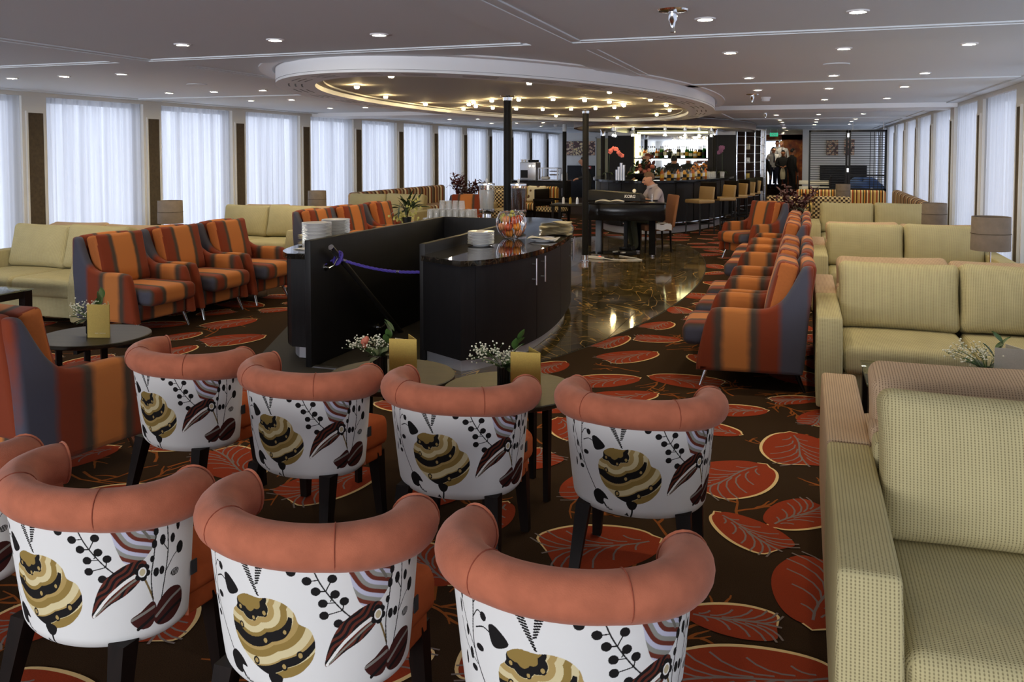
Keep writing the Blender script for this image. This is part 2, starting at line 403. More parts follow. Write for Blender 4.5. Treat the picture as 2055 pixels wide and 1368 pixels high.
_rb_cache = {}
def rbox_pts(h, r, seg=3, div=1):
    r = min(r, min(h) * 0.999)
    lines = []
    for a in h:
        L = [-a + r * (1 - math.cos(PI / 2 * k / seg)) * 1.0 for k in range(seg + 1)]
        L = [-a + r * k / seg for k in range(seg + 1)]
        inner = [(-a + r) + (2 * (a - r)) * k / div for k in range(1, div)]
        L = L + inner + [-x for x in L[::-1]]
        lines.append(L)
    idx = {}; V = []; F = []
    def vid(i, j, k):
        key = (i, j, k)
        if key not in idx:
            p = Vector((lines[0][i], lines[1][j], lines[2][k]))
            q = Vector([max(-(h[a] - r), min(h[a] - r, p[a])) for a in range(3)])
            d = p - q
            d = d.normalized() * r if d.length > 1e-9 else d
            idx[key] = len(V); V.append(tuple(q + d))
        return idx[key]
    n = [len(l) for l in lines]
    for a in range(3):
        b, c = (a + 1) % 3, (a + 2) % 3
        for side in (0, n[a] - 1):
            for i in range(n[b] - 1):
                for j in range(n[c] - 1):
                    q = []
                    for (x, y) in ((i, j), (i + 1, j), (i + 1, j + 1), (i, j + 1)):
                        t = [0, 0, 0]; t[a] = side; t[b] = x; t[c] = y; q.append(vid(*t))
                    F.append(tuple(q) if side else tuple(q[::-1]))
    return V, F

def box_uv(me):
    n = len(me.loops)
    co = np.empty(len(me.vertices) * 3); me.vertices.foreach_get('co', co); co = co.reshape(-1, 3)
    lv = np.empty(n, int); me.loops.foreach_get('vertex_index', lv)
    nr = np.empty(len(me.polygons) * 3); me.polygons.foreach_get('normal', nr); nr = np.abs(nr.reshape(-1, 3))
    lt = np.empty(len(me.polygons), int); me.polygons.foreach_get('loop_total', lt)
    ax = np.repeat(nr.argmax(1), lt)
    p = co[lv]
    u = np.where(ax == 0, p[:, 1], p[:, 0]); v = np.where(ax == 2, p[:, 1], p[:, 2])
    uv = me.uv_layers.new(name='UVMap')
    uv.data.foreach_set('uv', np.stack([u, v], 1).ravel())

def obj(name, mb, mats, parent=None, smooth=40, uv=False):
    me = bpy.data.meshes.new(name)
    me.from_pydata(mb.v, [], mb.f)
    if not isinstance(mats, (list, tuple)): mats = [mats]
    for m in mats: me.materials.append(MAT[m] if isinstance(m, str) else m)
    if len(mats) > 1: me.polygons.foreach_set('material_index', mb.m)
    if smooth:
        me.polygons.foreach_set('use_smooth', [True] * len(me.polygons))
        try: me.set_sharp_from_angle(angle=R(smooth))
        except Exception: pass
    me.update()
    if uv: box_uv(me)
    o = bpy.data.objects.new(name, me); COL.objects.link(o)
    if parent is not None: o.parent = parent
    return o

def tag(o, label=None, cat=None, group=None, kind=None):
    if label: o['label'] = label
    if cat: o['category'] = cat
    if group: o['group'] = group
    if kind: o['kind'] = kind
    return o
def thing(name, label, cat, loc=(0, 0, 0), rotz=0, group=None):
    o = bpy.data.objects.new(name, None); COL.objects.link(o)
    o.empty_display_size = 0.1
    o.location = loc; o.rotation_euler = (0, 0, rotz)
    return tag(o, label, cat, group)
def struct(name, mb, mats, parent=None, smooth=40, label=None):
    o = obj(name, mb, mats, parent, smooth)
    if parent is None: tag(o, label=label, kind='structure')
    return o
KIDS = {}
def copy_tree(o, parent=None):
    c = o.copy(); COL.objects.link(c)
    if parent is not None: c.parent = parent
    for ch in KIDS.setdefault(o.name, [x for x in COL.objects if x.parent == o]):
        copy_tree(ch, c)
    return c
class Proto:
    """first placement uses the original, later ones copy it with its parts"""
    def __init__(s, root): s.root = root; s.used = False
    def put(s, loc, rotz, label, group=None):
        if s.used: o = copy_tree(s.root)
        else: o = s.root; s.used = True; KIDS[o.name] = [x for x in COL.objects if x.parent == o]
        o.location = loc; o.rotation_euler = (0, 0, rotz)
        o['label'] = label
        if group: o['group'] = group
        return o
ORD = ['first', 'second', 'third', 'fourth', 'fifth', 'sixth', 'seventh', 'eighth', 'ninth', 'tenth', 'eleventh', 'twelfth', 'thirteenth', 'fourteenth', 'fifteenth', 'sixteenth', 'seventeenth', 'eighteenth', 'nineteenth', 'twentieth', 'twenty-first', 'twenty-second', 'twenty-third', 'twenty-fourth', 'twenty-fifth', 'twenty-sixth', 'twenty-seventh', 'twenty-eighth', 'twenty-ninth', 'thirtieth']

# ------------------------------------------------------------------ the room
XL, XR, Y0, Y1 = -8.3, 2.0, -6.0, 37.0
ZC = 2.30
EC = (-3.15, 10.6)          # centre of the oval
def ell(a, b, n, c=EC, t0=0, t1=2 * PI):
    return [(c[0] + a * math.cos(t0 + (t1 - t0) * k / n), c[1] + b * math.sin(t0 + (t1 - t0) * k / n)) for k in range(n)]

# floor: carpet with a stair opening
SX0, SX1, SY0, SY1 = -3.43, -2.77, 5.46, 7.84
m_, nt_, b_ = newmat('chocolate_carpet')
tc_ = nt_.nodes.new('ShaderNodeTexCoord')
n_ = nt_.nodes.new('ShaderNodeTexNoise'); n_.inputs['Scale'].default_value = 350; nt_.links.new(tc_.outputs['Object'], n_.inputs['Vector'])
nt_.links.new(ramp_node(nt_, n_.outputs['Fac'], [(0.3, srgb(40, 28, 18)), (0.7, srgb(66, 48, 32))]), b_.inputs['Base Color'])
b_.inputs['Roughness'].default_value = 0.95; b_.inputs['Specular IOR Level'].default_value = 0.05
MAT['carpet'] = m_
mb = MB()
for (x0, x1, y0, y1) in ((XL - .3, SX0, Y0, Y1), (SX1, XR + .3, Y0, Y1), (SX0, SX1, Y0, SY0), (SX0, SX1, SY1, Y1)):
    mb.box(x0, x1, y0, y1, -0.12, 0)
floor = struct('floor', mb, 'carpet', label='dark brown carpet with rust leaves')

# carpet print: rust leaves, cream rims, grey veins, ochre twigs (one flat print)
leafm = [M('carpet_leaf_rust', srgb(146, 58, 34), 0.95, spec=0.05, noise=(300, 0.3)), M('carpet_cream', srgb(226, 196, 140), 0.95, spec=0.05),
         M('carpet_grey_vein', srgb(128, 116, 110), 0.95, spec=0.05), M('carpet_ochre_twig', srgb(142, 80, 36), 0.95, spec=0.05)]
def leaf_outline(n=44):
    pts = []
    for k in range(n):
        t = 2 * PI * k / n
        # heart-like leaf: round base at x=0, pointed tip at x=1
        x = 0.5 - 0.5 * math.cos(t)
        w = 0.43 * abs(math.sin(t)) ** 0.72 * (1.06 - 0.42 * x)
        y = w if t <= PI else -w
        x = x - 0.07 * math.exp(-((t - 0.55) / 0.35) ** 2) - 0.07 * math.exp(-((t - (2 * PI - 0.55)) / 0.35) ** 2) + 0.05 * (1 if (k == n // 2) else 0)
        pts.append((x, y))
    return pts
LEAF = leaf_outline()
def strip(mb, pts, w, z, mi):
    n = len(pts); vs = []
    for i in range(n):
        t = Vector(pts[min(i + 1, n - 1)]) - Vector(pts[max(i - 1, 0)])
        if t.length < 1e-9: t = Vector((1, 0))
        t.normalize(); nn = Vector((-t.y, t.x))
        ww = w[i] if isinstance(w, (list, tuple)) else w
        p = Vector(pts[i]); vs += [(*(p - nn * ww / 2), z), (*(p + nn * ww / 2), z)]
    mb.add(vs, [(2 * i, 2 * i + 2, 2 * i + 3, 2 * i + 1) for i in range(n - 1)], mi)
def put_leaf(mb, bx, by, tx, ty, wf=1.0, side=1, k=0):
    ax = Vector((tx - bx, ty - by)); L = ax.length; ax.normalize(); ay = Vector((-ax.y, ax.x)) * side
    def T(p): q = Vector((bx, by)) + ax * (p[0] * L) + ay * (p[1] * L * wf); return (q.x, q.y)
    z = 0.0012 + (k % 11) * 0.00025
    pts = [T(p) for p in LEAF]; n = len(pts)
    c = T((0.45, 0))
    mb.add([(*c, z)] + [(*p, z) for p in pts], [(0, 1 + i, 1 + (i + 1) % n) for i in range(n)], 0)
    half = pts[:n // 2 + 2]
    strip(mb, half, [0.006 + 0.010 * math.sin(PI * i / len(half)) for i in range(len(half))], z + 0.00008, 1)
    strip(mb, [T((0.06 + 0.98 * i / 8 - 0.12, 0.03 * math.sin(i * 0.7))) for i in range(9)], 0.010, z + 0.00018, 2)
    for i in range(6):
        x0 = 0.86 - i * 0.13; ln = 0.30 * math.sin(PI * min(0.97, x0 + 0.06)) * 1.15 + 0.04
        for sg in (-1, 1):
            strip(mb, [T((x0 - ln * 1.0 * math.sin(s * 1.25), sg * (0.02 + ln * 1.05 * (1 - math.cos(s * 1.25)) + 0.12 * s * ln))) for s in (0, .25, .5, .75, 1)], 0.008, z + 0.00012, 2)
def put_twig(mb, x, y, a, L, dep=0):
    pts = [(x, y)]; aa = a
    n = 5
    for i in range(n):
        aa += random.uniform(-.35, .35); x += math.cos(aa) * L / n; y += math.sin(aa) * L / n; pts.append((x, y))
    strip(mb, pts, [0.016 - 0.010 * i / n for i in range(n + 1)], 0.0007 + 0.00004 * dep, 3)
    if dep < 2:
        for i in (2, 3, 4):
            if random.random() < .8: put_twig(mb, *pts[i], aa + random.choice((-1, 1)) * random.uniform(.5, 1.0), L * .5, dep + 1)
ME = (-3.15, 10.4, 1.95, 5.6)   # marble oval
def in_marble(x, y, m=0.0): return ((x - ME[0]) / (ME[2] + m)) ** 2 + ((y - ME[1]) / (ME[3] + m)) ** 2 < 1
LEAVES = [(-1.428, 6.357, -1.106, 6.739, 0.9, -1), (-1.461, 5.663, -1.091, 5.923, 0.95, 1), (-0.525, 5.917, -1.019, 5.998, 0.9, -1), (-0.507, 5.318, -0.197, 5.425, 1, 1), (0.045, 4.536, -0.05, 5.027, 1.1, 1), (-0.455, 4.045, -0.172, 4.457, 1.15, -1), (0.097, 4.021, -0.108, 3.728, 1, 1), (-0.075, 3.514, -0.343, 3.788, 0.85, 1), (-0.065, 2.924, -0.365, 2.92, 0.95, -1), (0.153, 3.458, 0.054, 2.968, 1.1, 1), (-0.337, 2.519, 0.127, 2.705, 0.95, 1), (-0.946, 3.19, -0.554, 3.448, 1.15, 1), (-1.356, 7.221, -0.973, 7.243, 1, -1), (-1.576, 6.763, -1.438, 7.243, 0.6, -1), (-1.315, 7.646, -1.178, 7.987, 1, -1), (-1.303, 5.261, -0.908, 5.568, 0.8, -1), (-0.609, 4.986, -0.319, 4.907, 1.0, 1), (-0.163, 5.644, 0.105, 5.799, 0.8, 1), (-5.149, 6.359, -4.96, 6.821, 0.9, 1), (-5.144, 5.85, -5.056, 6.161, 1, -1), (-4.736, 5.826, -4.445, 6.233, 1.1, -1), (-5.156, 7.188, -4.941, 7.431, 1, 1), (-4.79, 5.363, -4.751, 5.724, 0.9, -1), (-5.818, 7.483, -5.32, 7.434, 0.9, 1), (-3.147, 2.934, -2.795, 3.206, 1, 1), (-2.242, 3.307, -2.032, 3.76, 0.9, -1), (-2.737, 2.793, -2.76, 3.292, 0.9, 1), (-1.291, 3.293, -1.264, 3.591, 0.9, 1), (-2.967, 3.712, -2.535, 3.46, 0.9, 1), (-4.01, 4.984, -3.863, 5.462, 0.9, 1)]
mb = MB()
pl = []
for i, (bx, by, tx, ty, wf, sd) in enumerate(LEAVES):
    put_leaf(mb, bx, by, tx, ty, wf, sd, i); pl.append(((bx + tx) / 2, (by + ty) / 2, math.hypot(tx - bx, ty - by) / 2))
tries = 0
while tries < 9000:
    tries += 1
    x = random.uniform(-8.2, 1.9); y = 0.9 + 19 * random.random() ** 1.4
    L = random.uniform(0.32, 0.46)
    if in_marble(x, y, 0.10): continue
    if any((x - p[0]) ** 2 + (y - p[1]) ** 2 < (1.14 * (L / 2 + p[2])) ** 2 for p in pl): continue
    a = random.uniform(0, 2 * PI)
    put_leaf(mb, x - math.cos(a) * L / 2, y - math.sin(a) * L / 2, x + math.cos(a) * L / 2, y + math.sin(a) * L / 2, random.uniform(.85, 1.1), random.choice((-1, 1)), len(pl)); pl.append((x, y, L / 2))
for i in range(520):
    x = random.uniform(-8, 1.9); y = 0.9 + 15 * random.random() ** 1.4
    if in_marble(x, y, 0.5): continue
    put_twig(mb, x, y, random.uniform(0, 2 * PI), random.uniform(.3, .5))
o = obj('carpet_pattern', mb, leafm, floor, smooth=0)
o['kind'] = 'stuff'

# marble oval: square tiles clipped to the oval, each a slab of its own
def clip_poly(poly, inside, cut):
    out = []
    for i in range(len(poly)):
        a, b = poly[i], poly[(i + 1) % len(poly)]
        ia, ib = inside(a), inside(b)
        if ia: out.append(a)
        if ia != ib: out.append(cut(a, b))
    return out
oval = ell(ME[2], ME[3], 96, (ME[0], ME[1]))
def clip_to_oval(poly):
    for i in range(96):
        p, q = oval[i], oval[(i + 1) % 96]
        e = (q[0] - p[0], q[1] - p[1])
        f = lambda a: e[0] * (a[1] - p[1]) - e[1] * (a[0] - p[0])
        ins = lambda a: f(a) >= 0
        cut = lambda a, b: (lambda t: (a[0] + (b[0] - a[0]) * t, a[1] + (b[1] - a[1]) * t))(f(a) / (f(a) - f(b)))
        poly = clip_poly(poly, ins, cut)
        if len(poly) < 3: return []
    return poly
mo = MB(); mo.prism([p for p in ell(ME[2] + .012, ME[3] + .012, 192, (ME[0], ME[1])) if p[1] > 7.35 or p[0] > -3.9], 0.0002, 0.0022)
CH = (-3.5, -2.53, 5.3, 7.9)
brd = obj('marble_joint_bed', mo, M('tile_grout', srgb(30, 26, 18), 0.8), floor, smooth=0)
tw, tl, g = 0.49, 0.98, 0.003
for i in range(-5, 4):
    for j in range(0, 13):
        x0 = -2.555 + i * tw; y0 = 4.6 + j * tl + (i % 2) * tl / 2
        if SX0 - .05 < x0 + tw / 2 < SX1 + .05 and y0 + tl / 2 < 7.9: continue
        if y0 + tl < 5.5 or (x0 < -4.0 and y0 < 6.9): continue
        p = clip_to_oval([(x0 + g, y0 + g), (x0 + tw - g, y0 + g), (x0 + tw - g, y0 + tl - g), (x0 + g, y0 + tl - g)])
        if len(p) < 3: continue
        t = MB(); t.prism(p, 0.0008, 0.006); obj('marble_tile', t, 'marble', floor, smooth=0)

# stair well under the opening
st = MB()
for k in range(8):
    st.box(SX0, SX1, SY0 + 0.02 + k * 0.29, SY0 + 0.02 + (k + 1) * 0.29, -0.17 * (k + 1) - 0.04, -0.17 * (k + 1))
sw = MB(); sw.box(SX0 - .05, SX0, SY0, SY1, -1.6, -0.12).box(SX1, SX1 + .05, SY0, SY1, -1.6, -0.12).box(SX0, SX1, SY1, SY1 + .05, -1.6, -0.12).box(SX0 - .05, SX1 + .05, SY0 - .05, SY1 + .05, -1.65, -1.6)
w_ = struct('wall_stairwell', sw, 'blackwood')
obj('stair_flight', st, 'black', w_, smooth=0)
th = MB(); th.box(-3.47, -2.75, 5.415, 5.46, 0, 0.012)
obj('threshold_strip', th, 'steel', w_, smooth=0)

# ------------------------------------------------------------------ ceiling
mb = MB(); mb.box(XL - .3, XR + .3, Y0, Y1, ZC, ZC + .1)
ceiling = struct('ceiling', mb, 'ceil', label='white coffered ceiling')
RA, RB = 2.05, 5.24
def outside_oval_spans_x(y, x0, x1, a=RA + .02, b=RB + .02):
    t = 1 - ((y - EC[1]) / b) ** 2
    if t <= 0: return [(x0, x1)]
    w = a * math.sqrt(t); return [(x0, EC[0] - w), (EC[0] + w, x1)]
def beam(name, x0, x1, y0, y1, z0, mat='ceil'):
    b = MB(); b.box(x0, x1, y0, y1, z0, ZC + .01); return obj(name, b, mat, ceiling, smooth=0)
zb = 2.286
for (xa, xb) in ((-1.66, -1.39), (-4.97, -4.70)):
    for (ya, yb) in ((Y0, 5.20), (5.55, 7.62), (13.6, 26.0)):
        if ya == 13.6: ya = 14.25
        beam('ceiling_beam', xa, xb, ya, yb, zb)
for (xa, xb) in ((-1.39, -1.33), (-4.70, -4.64)):
    for (ya, yb) in ((Y0, 5.16), (5.60, 7.72)): beam('beam_ledge', xa, xb, ya, yb, 2.2915)
beam('ceiling_beam', XL, XR, 5.20, 5.55, zb)
for (xa, xb) in ((-1.33, XR - .16), (-4.64, -1.72), (XL + .3, -5.03)): beam('beam_ledge', xa, xb, 5.155, 5.20, 2.2915)
for (xa, xb) in outside_oval_spans_x(9.0, XL, XR): beam('ceiling_beam', xa, xb, 8.85, 9.15, 2.288)
for (xa, xb) in outside_oval_spans_x(13.6, XL, XR): beam('ceiling_beam', xa, xb, 13.15, 14.2, 2.235, 'ceil_white')
beam('ceiling_beam', XL, XR, 18.1, 18.5, 2.28)
beam('ceiling_beam', XL, XR, 23.0, 23.4, 2.28)
beam('ceiling_beam', XL, XR, 1.5, 1.85, zb)
beam('side_bulkhead', XL, XL + .12, Y0, Y1, 2.285)
beam('side_bulkhead', XR - .14, XR, Y0, Y1, 2.285)
# the oval: outer collar, dropped ring with air slots, recessed dish
def ring_mesh(a0, b0, a1, b1, z0, z1, n=128, z_in=None):
    o_, i_ = ell(a0, b0, n), ell(a1, b1, n); b = MB()
    vs = [(*p, z1) for p in o_] + [(*p, z0) for p in o_] + [(*p, z0) for p in i_] + [(*p, z_in if z_in else z1) for p in i_]
    fs = []
    for k in range(3):
        for j in range(n): j2 = (j + 1) % n; fs.append((k * n + j2, k * n + j, (k + 1) * n + j, (k + 1) * n + j2))
    return b.add(vs, fs)
obj('oval_collar', ring_mesh(RA + .13, RB + .16, RA + .03, RB + .03, 2.288, ZC + .01), 'ceil_white', ceiling)
ring = obj('oval_ring', ring_mesh(RA, RB, 1.68, 4.88, 2.172, ZC + .01, z_in=2.235), 'ceil_white', ceiling)
obj('oval_ring_shade_line', ring_mesh(RA + .004, RB + .004, RA - .01, RB - .01, 2.19, 2.1925), M('painted_shadow_gap', (.25, .25, .26), .6), ceiling)  # thin grey band; the shade of a reveal is painted into its colour
obj('oval_inner_lip', ring_mesh(1.69, 4.89, 1.60, 4.80, 2.212, 2.24), 'wall', ceiling)
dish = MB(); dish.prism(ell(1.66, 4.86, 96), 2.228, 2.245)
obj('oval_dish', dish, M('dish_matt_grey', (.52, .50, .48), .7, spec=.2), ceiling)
sl = MB()
for fr in (0.25, 0.5, 0.75):
    a = RA - .06 - fr * .24; b = RB - .06 - fr * .24
    k = 0; n = 64
    for k in range(n):
        if k % 2: continue
        t0 = 2 * PI * k / n; t1 = 2 * PI * (k + 1.15) / n
        seg = [(EC[0] + q * math.cos(t), EC[1] + (q + b - a) * math.sin(t)) for q in (a,) for t in [t0 + (t1 - t0) * s / 4 for s in range(5)]]
        strip(sl, seg, 0.014, 2.1715, 0)
o = obj('air_slots', sl, 'black', ring, smooth=0); o['kind'] = 'stuff'

# downlights
def make_downlight():
    t = thing('ceiling_downlight', '', 'downlight')
    b = MB(); b.lathe([(.034, -.004), (.040, -.009), (.052, -.007), (.056, .0)], 20); b.lathe([(.033, .004), (.034, -.004)], 20); obj('trim_ring', b, 'ceil_white', t)
    b = MB(); b.lathe([(1e-6, -.006), (.020, -.007), (.033, -.003)], 20); obj('lens', b, 'lens', t)
    return t
DL = Proto(make_downlight())
rows_r = [4.55, 6.13, 8.23, 9.85, 11.88, 14.55, 16.5, 18.9, 20.5]
rows_l = [4.52, 6.02, 8.1, 9.65, 11.65, 14.2, 16.4, 18.9]
for i, y in enumerate(rows_r):
    for j, x in enumerate((-0.50, 0.24, 0.99)):
        if i == 0 and j == 2: continue
        DL.put((x, y, ZC), 0, f"recessed ceiling downlight on the right side, {ORD[i]} row from the front, {('inner', 'middle', 'outer')[j]} column", 'ceiling downlights')
for i, y in enumerate(rows_l):
    for j, x in enumerate((-7.03, -6.4, -5.74)):
        if i == 0: x = (-3.81, -3.11, -2.39)[j]
        DL.put((x, y, ZC), 0, (f"recessed downlight in the near middle ceiling panel, {ORD[j]} from the left" if i == 0 else
               f"recessed ceiling downlight on the left side, {ORD[i - 1]} row from the front, {('outer', 'middle', 'inner')[j]} column"), 'ceiling downlights')
for i, (x, y) in enumerate(((-0.54, 23.0 - .5), (-.54, 25), (-.54, 28), (.23, 22.5), (.23, 25.2), (1.02, 22.3), (-.7, 30.6), (-.75, 32.4), (-.9, 33.9), (-6.6, 21.5), (-5.6, 22.2), (-4.9, 20.6), (-6.0, 24.5), (-5.2, 25.5))):  # farthest corridor downlights are added to brighten the people there
    DL.put((x, y, ZC), 0, f"small far recessed downlight near the {'corridor' if x > -1 else 'coffee corner'}, {ORD[i % 9]} of its cluster", 'ceiling downlights')
def make_star():
    t = thing('ceiling_spot', '', 'ceiling spot')
    b = MB(); b.lathe([(.030, .0), (.030, -.012), (.022, -.014)], 16); obj('collar', b, 'chrome', t)
    b = MB(); b.lathe([(.022, -.010), (.024, -.022), (.018, -.034), (1e-6, -.036)], 14); obj('bulb', b, 'star', t)
    return t
STAR = Proto(make_star())
stars = [(-3.111, 6.081), (-3.934, 6.995), (-4.342, 8.354), (-4.542, 9.818), (-2.283, 7.084), (-1.859, 8.398), (-4.536, 11.068), (-4.023, 9.998), (-3.81, 9.617), (-4.111, 10.462), (-3.478, 9.362), (-4.03, 10.889), (-3.119, 9.287), (-3.813, 11.245), (-3.504, 11.497), (-2.732, 9.372), (-3.915, 13.612), (-3.11, 11.574), (-2.436, 9.671), (-2.735, 11.474), (-2.226, 10.055), (-2.433, 11.303), (-2.157, 10.524), (-2.226, 10.92), (-1.694, 9.827), (-1.696, 11.041), (-1.85, 12.369), (-2.269, 13.781), (-3.103, 14.667)]  # unprojected from image pixels, then scaled about the camera to the dish height
for i, (x, y) in enumerate(sorted(stars, key=lambda p: p[0] / p[1])):
    STAR.put((x, y, 2.228), 0, f"warm glowing spot bulb under the oval ceiling, {ORD[i]} from the left", 'spots of the oval ceiling')

# ceiling fittings
def sprinkler(x, y, lab):
    t = thing('ceiling_sprinkler', lab, 'sprinkler', (x, y, ZC), 0, 'ceiling sprinklers')
    b = MB(); b.lathe([(.075, 0), (.07, -.008), (.03, -.012)], 20); obj('rose', b, 'chrome', t)
    b = MB(); b.lathe([(.022, -.01), (.022, -.05), (.014, -.06), (.010, -.10), (.013, -.11), (1e-6, -.112)], 12); obj('nozzle', b, 'chrome', t)
def detector(x, y, lab):
    t = thing('smoke_detector', lab, 'smoke detector', (x, y, ZC), 0, 'smoke detectors')
    b = MB(); b.lathe([(.06, 0), (.06, -.02)], 20); obj('base', b, 'ceil_white', t)
    b = MB(); b.lathe([(.05, -.02), (.048, -.05), (.03, -.06), (1e-6, -.061)], 20); obj('dome', b, 'ceil_white', t)
sprinkler(-0.62, 4.22, 'chrome ceiling sprinkler near the top right of the ceiling')
sprinkler(-0.60, 10.6, 'small chrome sprinkler right of the oval ceiling')
detector(-0.47, 11.2, 'white smoke detector beside the small sprinkler right of the oval')
sprinkler(-0.65, 15.5, 'tiny chrome sprinkler in front of the corridor')
detector(-0.52, 22.0, 'white smoke detector above the corridor entrance')
detector(-5.9, 20.5, 'white smoke detector above the coffee station')
for (x, y, lab) in ((0.23, 7.2, 'flat white ceiling speaker on the right side'), (-5.9, 7.2, 'flat white ceiling speaker on the left side')):
    b = MB(); b.lathe([(.10, 0), (.10, -.008), (1e-6, -.009)], 28); o = obj('ceiling_speaker', b, 'ceil', None); o.location = (x, y, ZC); tag(o, lab, 'speaker', 'ceiling speakers')

# ------------------------------------------------------------------ walls, windows, curtains
ZW = 2.24
wall_left, wall_right = MB(), MB()
def bay_wall(mb, x_in, out, spans, ytop_lo, ytop_hi):
    """wall with window openings; x_in inner face, out = +-thickness"""
    xa, xb = sorted((x_in, x_in + out))
    mb.box(xa, xb, ytop_lo, ytop_hi, ZW, ZC + .02)
    mb.box(xa, xb, ytop_lo, ytop_hi, -.12, .14)
    y = ytop_lo
    for (a, b) in spans:
        mb.box(xa, xb, y, a, .14, ZW); y = b
    mb.box(xa, xb, y, ytop_hi, .14, ZW)
SPL = [(7.543 + 1.852 * k, 9.067 + 1.852 * k) for k in range(-5, 12)]
SPR = [(9.695 + 2.03 * k, 11.39 + 2.03 * k) for k in range(-6, 11)]
bay_wall(wall_left, XL, -0.22, SPL, Y0, 29.3)
bay_wall(wall_right, XR, 0.22, SPR, Y0, Y1)
wl = struct('wall_left', wall_left, 'wall', smooth=0, label='white panelled wall with dark leather pilasters')
wr = struct('wall_right', wall_right, 'wall', smooth=0, label='white panelled right wall')
def pil(parent, x, sgn, ya, yb):
    b = MB(); xa, xb = sorted((x, x + sgn * .018)); b.box(xa, xb, ya, yb, .14, 2.05)
    p = obj('pilaster_panel', b, 'leather', parent, smooth=0)
    b = MB(); e = .022
    xa, xb = sorted((x, x + sgn * .024))
    b.box(xa, xb, ya - e, ya, .14, 2.07).box(xa, xb, yb, yb + e, .14, 2.07).box(xa, xb, ya, yb, 2.05, 2.07)
    obj('panel_frame', b, 'wall', p, smooth=0)
for (a, b) in SPL[1:]: pil(wl, XL, 1, a - .265, a - .06)
pil(wl, XL, 1, SPL[-1][1] + .06, SPL[-1][1] + .2)
for (a, b) in SPR[1:]: pil(wr, XR, -1, a - .275, a - .12)

def curtain_mesh(yl, seed, x, sgn, nfold):
    r = random.Random(seed)
    ph = [r.uniform(0, 6) for _ in range(4)]; n = 150; nz = 9
    def f(u, v):
        y = yl[0] - .01 + (yl[1] - yl[0] + .02) * u
        k = nfold * 2 * PI * u
        w = .6 * math.sin(k + ph[0] + .9 * math.sin(2.3 * u * PI + ph[1])) + .4 * math.sin(2.1 * k + ph[2]) * math.sin(3 * u + ph[3])
        am = .020 + .016 * (1 - v)
        return (x + sgn * am * w, y, .12 + (ZW - .12 + .015) * v)
    b = MB(); b.grid(f, n, nz); return b
wn = 0
def window(side, i, span, visible_no):
    global wn
    wn += 1
    x = XL if side == 'L' else XR; s = -1 if side == 'L' else 1
    a, b = span
    xs = sorted((x + s * .15, x + s * .19))
    m = MB(); m.box(*xs, a, a + .05, .14, ZW).box(*xs, b - .05, b, .14, ZW).box(*xs, a, b, .14, .20).box(*xs, a, b, ZW - .06, ZW)
    w = struct(f'window_{wn}', m, 'alu', smooth=0)
    g = MB(); xm = x + s * .17; g.box(xm - .003, xm + .003, a + .05, b - .05, .2, ZW - .06); obj('pane', g, 'window_glass', w, smooth=0)
    c = obj('sheer_curtain', curtain_mesh(span, wn * 7, x + s * .045, 1, 9 if side == 'L' else 10), 'curtain', None, smooth=180)
    sd_ = 'left' if side == 'L' else 'right'; v0 = 4 if side == 'L' else 5
    tag(c, (f"white sheer curtain on the {sd_} wall, {ORD[visible_no - v0]} one from the {sd_} edge of the view" if visible_no >= v0 else f"white sheer curtain on the {sd_} wall, {ORD[v0 - visible_no - 1]} one outside the view"), 'curtain', f"sheer curtains of the {'left' if side == 'L' else 'right'} wall")
for i, sp in enumerate(SPL): window('L', i, sp, i)
for i, sp in enumerate(SPR): window('R', i, sp, i)

# aft wall with the panorama windows behind the viewer
mb = MB(); mb.box(XL - .3, XR + .3, Y0 - .1, Y0, -.1, .62).box(XL - .3, XR + .3, Y0 - .1, Y0, 2.2, ZC + .1).box(XL - .3, XL + .4, Y0 - .1, Y0, .6, 2.2).box(XR - .4, XR + .3, Y0 - .1, Y0, .6, 2.2)
for x in (-6.2, -4.2, -2.1, -0.2): mb.box(x - .05, x + .05, Y0 - .1, Y0, .6, 2.2)
struct('wall_aft', mb, 'wall', smooth=0)

# forward bulkheads
mb = MB(); mb.box(XL, -4.85, 29.3, 29.45, 0, ZC)
wf = struct('wall_forward_left', mb, 'wall', smooth=0)
b = MB(); b.box(-8.0, -6.95, 29.26, 29.3, 0, 1.14); obj('wainscot', b, 'black', wf, smooth=0)
mb = MB(); mb.box(-6.92, -6.2, 29.22, 29.3, 0, 2.1)
d1 = struct('door_1', mb, M('beige_door', srgb(176, 164, 122), .5), smooth=0)
b = MB(); b.box(-6.96, -6.92, 29.2, 29.3, 0, 2.14).box(-6.2, -6.16, 29.2, 29.3, 0, 2.14).box(-6.96, -6.16, 29.2, 29.3, 2.1, 2.14); obj('door_frame', b, 'wall', d1, smooth=0)
b = MB(); b.tube([(-6.82, 29.2, 1.02), (-6.7, 29.2, 1.02)], .012, 6); obj('handle', b, 'chrome', d1)
